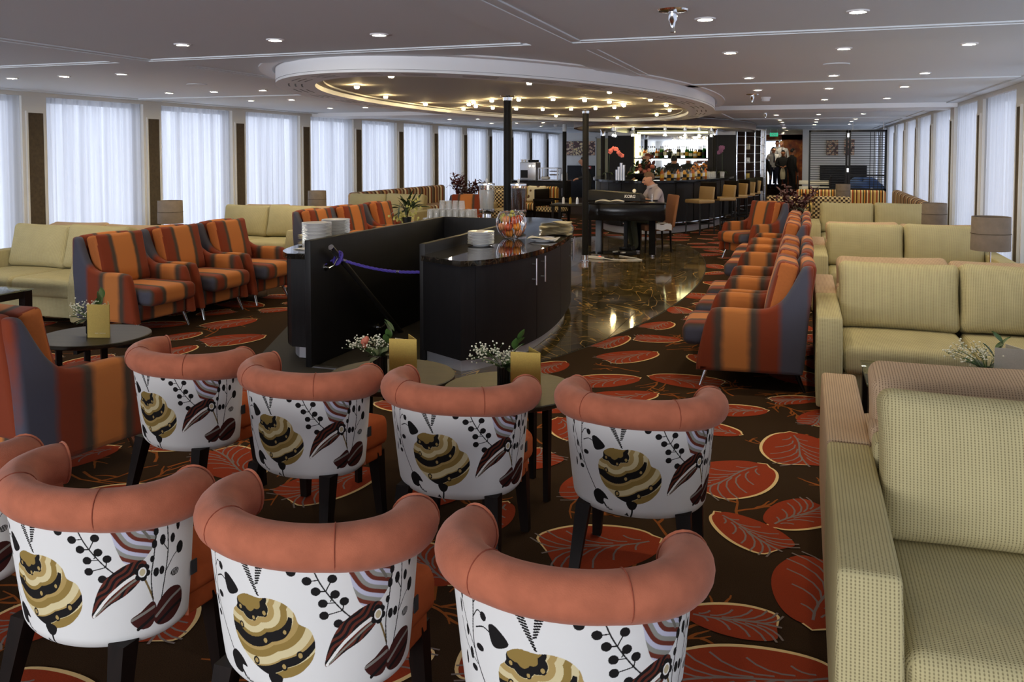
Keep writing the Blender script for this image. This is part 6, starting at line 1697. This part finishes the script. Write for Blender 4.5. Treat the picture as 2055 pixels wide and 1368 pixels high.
MAT['banq_wide'] = banq_mat('wide_brown_stripe', 1.6, [(112, 62, 44), (150, 132, 104), (84, 56, 44), (206, 190, 152), (124, 72, 50), (104, 96, 78), (70, 46, 38), (176, 140, 96)])
def banquette(loc, rz, L, lab, top=.80, depth=.62, grp='striped banquettes', mat='banq'):
    """back along local +y, runs along x from 0 to L"""
    t = thing('striped_banquette', lab, 'banquette', loc, rz, grp)
    b = MB(); b.rbox((L / 2, depth - .09, top / 2 + .1), (L, .18, top - .2), .07, 4, 1); obj('backrest', b, mat, t, uv=True)
    n = max(1, round(L / .8))
    for k in range(n):
        b = MB(); w = L / n; b.rbox((w * (k + .5), depth / 2 - .06, .37), (w - .006, depth - .1, .16), .05, 3, 4); obj('seat_cushion', b, mat, t, uv=True)
    b = MB(); b.box(.02, L - .02, .06, depth - .02, .0, .29); obj('base', b, 'legwood', t, smooth=0)
    return t
banquette((-.17, 19.95, 0), 0, 1.90, 'striped banquette in front of the lattice screen', .76)
banquette((1.355, 19.9, 0), R(-90), 5.2, 'long striped banquette along the right windows', .80, mat='banq_wide')
banquette((-7.60, 14.2, 0), R(90), 4.3, 'long striped banquette along the left windows', .84, mat='banq_wide')
banquette((-7.3, 18.2, 0), 0, 1.98, 'striped corner banquette before the coffee station', .82)
# chequered and printed scatter cushions
def chk_mat():
    m, nt, b = newmat('chequered_cream_weave'); uv = nt.nodes.new('ShaderNodeUVMap'); uv.uv_map = 'UVMap'
    c = nt.nodes.new('ShaderNodeTexChecker'); c.inputs['Scale'].default_value = 26; c.inputs['Color1'].default_value = srgb(214, 190, 138); c.inputs['Color2'].default_value = srgb(62, 44, 30); nt.links.new(uv.outputs['UV'], c.inputs['Vector'])
    nt.links.new(c.outputs['Color'], b.inputs['Base Color']); b.inputs['Roughness'].default_value = .9; return m
MAT['chk'] = chk_mat()
def blob_mat():
    m, nt, b = newmat('cream_blot_print'); tc = nt.nodes.new('ShaderNodeTexCoord'); n = nt.nodes.new('ShaderNodeTexVoronoi'); n.inputs['Scale'].default_value = 7; nt.links.new(tc.outputs['Object'], n.inputs['Vector'])
    nt.links.new(ramp_node(nt, n.outputs['Distance'], [(0, srgb(40, 30, 26)), (.28, srgb(120, 84, 50)), (.34, srgb(226, 210, 170)), (1, srgb(232, 218, 180))]), b.inputs['Base Color']); b.inputs['Roughness'].default_value = .9; return m
MAT['blot'] = blob_mat()
def scatter(loc, rot, w, h, mat, lab):
    hh = (w / 2, .06, h / 2); b = MB(); b.rbox((0, 0, 0), (w, .12, h), .05, 3, 5, fn=cushion_fn(hh, .3, .06, 1)); o = obj('scatter_cushion', b, mat, None, uv=True); o.location = loc; o.rotation_euler = rot; tag(o, lab, 'cushion', 'scatter cushions')
scatter((-5.75, 18.42, .66), (R(-14), 0, R(-6)), .46, .38, 'blot', 'cream cushion with dark blots on the striped corner banquette')
scatter((-6.7, 18.38, .655), (R(-14), 0, 0), .44, .38, 'chk', 'chequered cushion on the left part of the striped corner banquette')
# chequered low chairs
def low_chair(loc, rz, lab, s=1.0):
    t = thing('chequered_chair', lab, 'chair', loc, rz, 'chequered low chairs')
    b = MB(); b.rbox((0, 0, .36), (.62, .6, .18), .05, 3, 2); obj('seat', b, 'chk', t, uv=True)
    b = MB(); b.rbox((0, .26, .60), (.64, .14, .44), .06, 4, 2); obj('backrest', b, 'chk', t, uv=True)
    for sx in (-1, 1):
        b = MB(); b.rbox((sx * .30, 0, .42), (.1, .58, .3), .04, 3); obj('arm', b, 'chk', t, uv=True)
        for sy in (-1, 1): b = MB(); b.tube([(sx * .25, sy * .24, 0), (sx * .25, sy * .24, .28)], .018, 6); obj('leg', b, 'legwood', t)
low_chair((-.30, 16.3, 0), R(176), 'chequered cream and brown low chair behind the red-leaved plant, left one')
low_chair((.48, 16.4, 0), R(178), 'chequered cream and brown low chair behind the farthest right sofa')
low_chair((-5.75, 16.4, 0), R(10), 'chequered low chair on the left behind the drink dispensers')
t = thing('wooden_armchair', 'dark wooden framed armchair before the striped corner banquette', 'chair', (-4.95, 16.9, 0), R(70))
b = MB(); b.rbox((0, 0, .42), (.5, .5, .08), .02, 2); obj('seat', b, 'chk', t, uv=True)
b = MB(); b.rbox((0, .25, .66), (.5, .05, .36), .02, 2); obj('backrest', b, 'legwood', t)
for sx in (-1, 1):
    b = MB(); b.box(sx * .27 - .02, sx * .27 + .02, -.25, .27, .60, .64); obj('arm', b, 'legwood', t, smooth=0)
    for sy in (-1, 1): b = MB(); b.box(sx * .27 - .02, sx * .27 + .02, sy * .24 - .02, sy * .24 + .02, 0, .60); obj('leg', b, 'legwood', t, smooth=0)

# ------------------------------------------------------------------ lattice screen
t = thing('lattice_screen', 'black lattice room divider above the striped banquette', 'screen', (0, 21.0, 0))
xa, xb, za, zb2 = .10, 1.76, .73, 2.11
b = MB()
b.box(xa, xa + .04, -.03, .03, 0, zb2); obj('upright', b, 'black', t, smooth=0)
for x in (.90, .965, xb - .03):
    b = MB(); b.box(x, x + .045, -.03, .03, 0, zb2); obj('upright', b, 'black', t, smooth=0)
for z in (za, zb2 - .04):
    b = MB(); b.box(xa, xb + .015, -.03, .03, z, z + .05); obj('frame_rail', b, 'black', t, smooth=0)
for k in range(24):
    z = za + .09 + k * .053
    b = MB(); b.box(xa + .04, .90, -.012, .012, z, z + .013); obj('slat', b, 'black', t, smooth=0)
    b = MB(); b.box(1.01, xb - .03, -.012, .012, z, z + .013); obj('slat', b, 'black', t, smooth=0)
for k in range(4):
    x = 1.42 + k * .085; b = MB(); b.box(x, x + .012, -.014, .014, za, zb2); obj('vertical_bar', b, 'black', t, smooth=0)
b = MB(); b.box(1.01, xb - .03, -.02, .02, 1.06, 1.09); obj('mid_rail', b, 'black', t, smooth=0)
for x in (1.05, 1.70):
    b = MB(); b.tube([(x, 0, zb2), (x, 0, ZC)], .010, 8); obj('ceiling_hanger', b, 'steel', t)
for z in (1.15, 1.95):
    b = MB(); b.box(.93, .975, -.036, -.03, z, z + .09); obj('latch', b, 'chrome', t, smooth=0)
# newspaper rack, coats
t = thing('newspaper_rack', 'low rack of pale newspapers behind the lattice screen', 'rack', (.25, 23.2, 0))
b = MB(); b.box(-.42, .42, 0, .3, 0, .08).box(-.42, -.39, 0, .3, 0, 1.0).box(.39, .42, 0, .3, 0, 1.0); obj('frame', b, 'legwood', t, smooth=0)
for k in range(5):
    b = MB(); T = Matrix.Translation((0, .08 + .03 * k, .22 + .15 * k)) @ Matrix.Rotation(R(-20), 4, 'X'); b.rbox((0, 0, 0), (.74, .02, .11), .008, 1); b.v = [tuple(T @ Vector(p)) for p in b.v]; obj('newspaper', b, 'paper', t)
def heap(loc, w, d, h, mat, lab, seed):
    r = random.Random(seed); ph = [r.uniform(0, 6) for _ in range(6)]
    def f(u, v):
        a = 2 * PI * u; k = math.sin(PI / 2 * v); rr = (1 - v) ** .55
        q = 1 + .18 * math.sin(3 * a + ph[0]) + .12 * math.sin(5 * a + ph[1] + 4 * v)
        return (w / 2 * rr * q * math.cos(a), d / 2 * rr * q * math.sin(a), h * k * (1 + .25 * math.sin(2 * a + ph[2])) + .02 * math.sin(9 * a + 6 * v + ph[3]) * (1 - v))
    b = MB(); b.grid(f, 40, 12, closed_u=True); o = obj('clothes_heap', b, mat, None, smooth=180); o.location = loc; tag(o, lab, 'clothes')
mb = MB(); mb.rbox((1.35, 22.0, .36), (.95, .6, .72), .03, 2); o = obj('upholstered_bench', mb, 'black', None); tag(o, 'dark bench behind the lattice screen under a heap of blue clothes', 'bench')
heap((1.35, 22.0, .745), .85, .5, .22, 'denim', 'heap of blue denim clothes behind the right half of the lattice screen', 3)
# exit sign over the corridor
t = thing('exit_sign', 'green exit sign over the corridor', 'sign', (-.88, 27.0, 0))
b = MB(); b.box(-.12, .12, 0, .03, 2.09, 2.20); obj('panel', b, M('exit_green', srgb(40, 150, 110), .4, emit=(srgb(60, 200, 150)[:3], .5)), t, smooth=0)
cu = bpy.data.curves.new('sign_text', 'FONT'); cu.body = 'EXIT'; cu.size = .085; cu.extrude = .001; cu.align_x = 'CENTER'; text_obj('sign_text', cu, t, (0, -.003, 2.115), 'white_paper')
b = MB(); b.tube([(-.1, .015, 2.2), (-.1, .015, ZC)], .006, 6); b.tube([(.1, .015, 2.2), (.1, .015, ZC)], .006, 6); obj('hanger', b, 'steel', t)

# ------------------------------------------------------------------ people in the corridor
person('man in a dark jacket walking in the corridor with a cream plastic bag', (-.74, 33.0, 0), R(6), stand(1.72, 'front', 0, .08), ['skin_tan', 'cloth_black', 'cloth_black', 'cloth_black'], 'hair_black', 'short', sub=1)
t = thing('plastic_bag', 'cream plastic bag hanging from the hands of the man in the dark jacket', 'bag', (-.74, 32.72, 0))
b = MB(); b.grid(lambda u, v: ((.02 + .10 * math.sin(PI * (.12 + .62 * (1 - v)))) * math.cos(2 * PI * u) * .8, .06 * math.sin(2 * PI * u) * (1.1 - v), .62 + .42 * v), 18, 8, closed_u=True); b.lathe([(1e-6, .62), (.07, .622)], 12); obj('body', b, 'napkin', t)
person('man in a black suit standing turned away at the right of the corridor', (-.40, 31.5, 0), R(120), stand(1.78, 'down'), ['skin_tan', 'cloth_black', 'cloth_black', 'cloth_black'], 'hair_black', 'short', sub=1)
person('dark haired crew member in white shirt standing left of the man with the bag', (-1.12, 34.0, .18), R(20), stand(1.66, 'one'), ['skin', 'shirt_white', 'cloth_navy', 'cloth_black'], 'hair_black', 'bun', sub=1, tie='cloth_navy')
person('fair haired crew member in white shirt and dark tie standing highest on the steps', (-.83, 34.55, .36), R(10), stand(1.72, 'down'), ['skin', 'shirt_white', 'cloth_navy', 'cloth_black'], 'hair_blond', 'short', sub=1, tie='cloth_navy')
person('crew member in white shirt half hidden behind the tallest one on the steps', (-1.0, 34.80, .36), R(0), stand(1.74, 'down'), ['skin', 'shirt_white', 'cloth_navy', 'cloth_black'], 'hair_red', 'short', sub=1)
person('blond person in a dark coat and khaki trousers turned away by the display partition', (-1.32, 30.0, 0), R(150), stand(1.66, 'one'), ['skin', 'cloth_black', 'cloth_khaki', 'cloth_black'], 'hair_blond', 'short', sub=1)
mb = MB(); mb.box(-1.6, -.06, 33.75, 34.95, 0, .18).box(-1.6, -.06, 34.3, 34.95, .18, .36); struct('floor_corridor_steps', mb, 'carpet', smooth=0)
# coffee station at the far left
t = thing('coffee_station', 'black coffee station counter at the far left', 'counter', (0, 0, 0))
b = MB(); b.box(-7.3, -5.72, 20.6, 21.3, 0, .86); obj('body', b, 'blackwood', t, smooth=0)
b = MB(); b.rbox((-6.51, 20.95, .875), (1.62, .74, .03), .006, 2); obj('counter_top', b, 'granite', t)
for k in range(3):
    b = MB(); b.box(-7.26 + k * .52, -6.76 + k * .52, 20.585, 20.6, .1, .82); d = obj('door', b, 'blackwood', t, smooth=0)
    b = MB(); b.tube([(-6.80 + k * .52, 20.575, .5), (-6.80 + k * .52, 20.575, .7)], .006, 6); obj('handle', b, 'steel', d)
t = thing('coffee_machine', 'tall steel coffee machine on the coffee station', 'coffee machine', (-6.72, 20.95, .8905))
b = MB(); b.rbox((0, 0, .23), (.44, .42, .46), .015, 2); obj('housing', b, 'steel', t)
b = MB(); b.box(-.19, .0, -.215, -.21, .06, .26); obj('dispensing_bay', b, 'black', t, smooth=0)
b = MB(); b.rbox((.1, -.02, .49), (.2, .3, .06), .01, 2); obj('bean_hopper', b, 'black', t)
b = MB(); b.box(.04, .07, -.216, -.21, .35, .38).box(.14, .17, -.216, -.21, .35, .38); obj('lamp_buttons', b, 'star', t, smooth=0)
for i in range(3):
    b = MB(); b.lathe([(1e-6, 0), (.028, 0), (.036, .07), (.033, .07), (.026, .005), (1e-6, .005)], 14); o = obj('coffee_cup', b, 'porcelain', None); o.location = (-6.895 + i * .08, 20.82, 1.3525 if i > 9 else 1.3515); tag(o, f'white cup on top of the coffee machine, {ORD[i]} from the left', 'cup', 'cups on the coffee machine')
t = thing('bread_display', 'glass bread display case on the coffee station', 'display case', (-6.18, 20.92, .8905))
b = MB()
for (x, y) in ((-.25, -.16), (.25, -.16), (.25, .16), (-.25, .16)): b.box(x - .012, x + .012, y - .012, y + .012, 0, .30)
b.box(-.26, .26, -.17, .17, .30, .32).box(-.26, .26, -.17, .17, 0, .015); obj('frame', b, 'steel', t, smooth=0)
b = MB(); b.box(-.24, .24, -.165, -.160, .015, .30); obj('front_pane', b, 'glass', t, smooth=0)
b = MB(); b.rbox((.11, .02, .14), (.2, .2, .03), .01, 2); b.rbox((.11, .02, .23), (.2, .2, .02), .01, 2); obj('wooden_shelf', b, 'brownwood', t)
for k in range(3):
    b = MB(); b.rbox((-.12, -.06 + .08 * k, .055), (.2, .07, .07), .03, 3); obj('bread_bag', b, 'white_paper', t)
for i in range(2):
    b = MB(); b.lathe([(1e-6, 0), (.045, 0), (.045, .17), (.03, .185), (1e-6, .187)], 18); o = obj('coffee_canister', b, 'steel', None); o.location = (-5.86 + i * .1, 20.95, .8905); tag(o, f'small steel canister at the right end of the coffee station, {("left", "right")[i]} one', 'canister', 'steel canisters')
person('waiter in black with dark hair bending at the right of the coffee station', (-5.30, 21.4, 0), R(-70), stand(1.50, 'work', .12), ['skin', 'cloth_black', 'cloth_black', 'cloth_black'], 'hair_black', 'short', sub=1)
# dark service trolley beside the column
t = thing('service_table', 'small dark table with gold items left of the piano', 'table', (-3.72, 13.9, 0))
b = MB(); b.rbox((0, 0, .72), (.62, .5, .03), .005, 2); obj('table_top', b, 'tablewood', t)
for (sx, sy) in ((-1, -1), (1, -1), (1, 1), (-1, 1)):
    b = MB(); b.box(sx * .27 - .02, sx * .27 + .02, sy * .21 - .02, sy * .21 + .02, .006, .705); obj('leg', b, 'legwood', t, smooth=0)
for i in range(3):
    b = MB(); b.lathe([(1e-6, 0), (.025, 0), (.022, .08), (.012, .11), (1e-6, .112)], 12); o = obj('table_bottle', b, ('porcelain', 'gold_card', 'steel')[i], None); o.location = (-3.85 + i * .12, 13.85, .7355); tag(o, f'{("white", "gold", "steel")[i]} small bottle on the service table left of the piano', 'bottle', 'small bottles')

# ------------------------------------------------------------------ plants
def leafy(name, loc, lab, cat, mat, n, H, sp, base_h, leaf_l, leaf_w, pot=None, seed=1, stems=7, pot_r=.12, pot_h=.3, droop=.4, start=.35):
    r = random.Random(seed); t = thing(name, lab, cat, loc)
    if pot:
        b = MB(); b.lathe([(1e-6, 0), (pot_r * .75, 0), (pot_r, pot_h), (pot_r * .92, pot_h), (pot_r * .7, pot_h * .85), (1e-6, pot_h * .85)], 20); obj('pot', b, pot, t)
    st = MB(); lf = MB()
    for k in range(stems):
        a = 2 * PI * k / stems + r.uniform(-.4, .4); e = r.uniform(.3, 1) * sp; top = Vector((e * math.cos(a), e * math.sin(a), base_h + H * r.uniform(.6, 1)))
        pts = [Vector((0, 0, base_h)), Vector((top.x * .35, top.y * .35, base_h + (top.z - base_h) * .55)), top]
        pts = [Vector(p) for p in catmull_3(pts)]; st.tube(pts, [.007 - .005 * i / (len(pts) - 1) for i in range(len(pts))], 5)
        for j in range(n // stems):
            u = start + (1 - start) * r.random(); p = pts[int(u * (len(pts) - 1))] + Vector((r.gauss(0, .02), r.gauss(0, .02), r.gauss(0, .02)))
            d = Vector((r.uniform(-1, 1), r.uniform(-1, 1), r.uniform(-droop, 1))).normalized(); s = d.cross(Vector((r.random() - .5, r.random() - .5, 1))).normalized(); L = leaf_l * r.uniform(.6, 1.1)
            nn = s.cross(d)
            lf.grid(lambda u_, v: tuple(p + d * L * u_ + s * leaf_w * (v - .5) * math.sin(PI * min(1, u_ * .95 + .05)) + nn * (-.2 * L * u_ * u_)), 5, 3)
    obj('stems', st, 'stem', t); o = obj('foliage', lf, mat, t, smooth=180); o['kind'] = 'stuff'; return t
def catmull_3(pts):
    out = []; l = pts; k = len(l); g = lambda j: l[max(0, min(k - 1, j))]
    for i in range(k - 1):
        a, b, c, d = g(i - 1), g(i), g(i + 1), g(i + 2)
        for s in range(5):
            u = s / 5; out.append(.5 * (2 * b + (c - a) * u + (2 * a - 5 * b + 4 * c - d) * u * u + (3 * b - a - 3 * c + d) * u ** 3))
    return out + [l[-1]]
leafy('red_leaf_plant', (-6.2, 15.2, 0), 'burgundy leaved plant in a pot behind the left sofas', 'plant', 'leaf_red', 420, .70, .45, .55, .115, .042, 'vase_black', 2, 11, .16, .55)
leafy('red_leaf_plant', (-.16, 14.5, 0), 'burgundy and green leaved plant behind the single right armchair', 'plant', 'leaf_red', 720, .78, .48, .30, .115, .042, 'vase_black', 5, 13, .16, .3, start=.15)
leafy('green_grass_plant', (.02, 14.05, 0), 'green spiky plant beside the burgundy plant on the right', 'plant', 'leaf_dark', 60, .5, .22, .25, .3, .03, 'vase_black', 9, 9, .12, .25)
t = leafy('buffet_bouquet', (-3.93, 8.02, ZT), 'tall green and yellow bouquet on the far left of the buffet', 'flowers', 'leaf_dark', 30, .20, .10, .10, .24, .03, 'vase_black', 7, 6, .05, .1)
b = MB(); r = random.Random(2)
for k in range(70):
    q = r.random() < .5; c = Vector((-.05, -.03, .10)) if q else Vector((.06, 0, .20)); b.ball(c + Vector((r.gauss(0, .05), r.gauss(0, .03), r.gauss(0, .028 if q else .05))), r.uniform(.008, .016), 6)
o = obj('yellow_blossoms', b, 'blossom_y', t); o['kind'] = 'stuff'
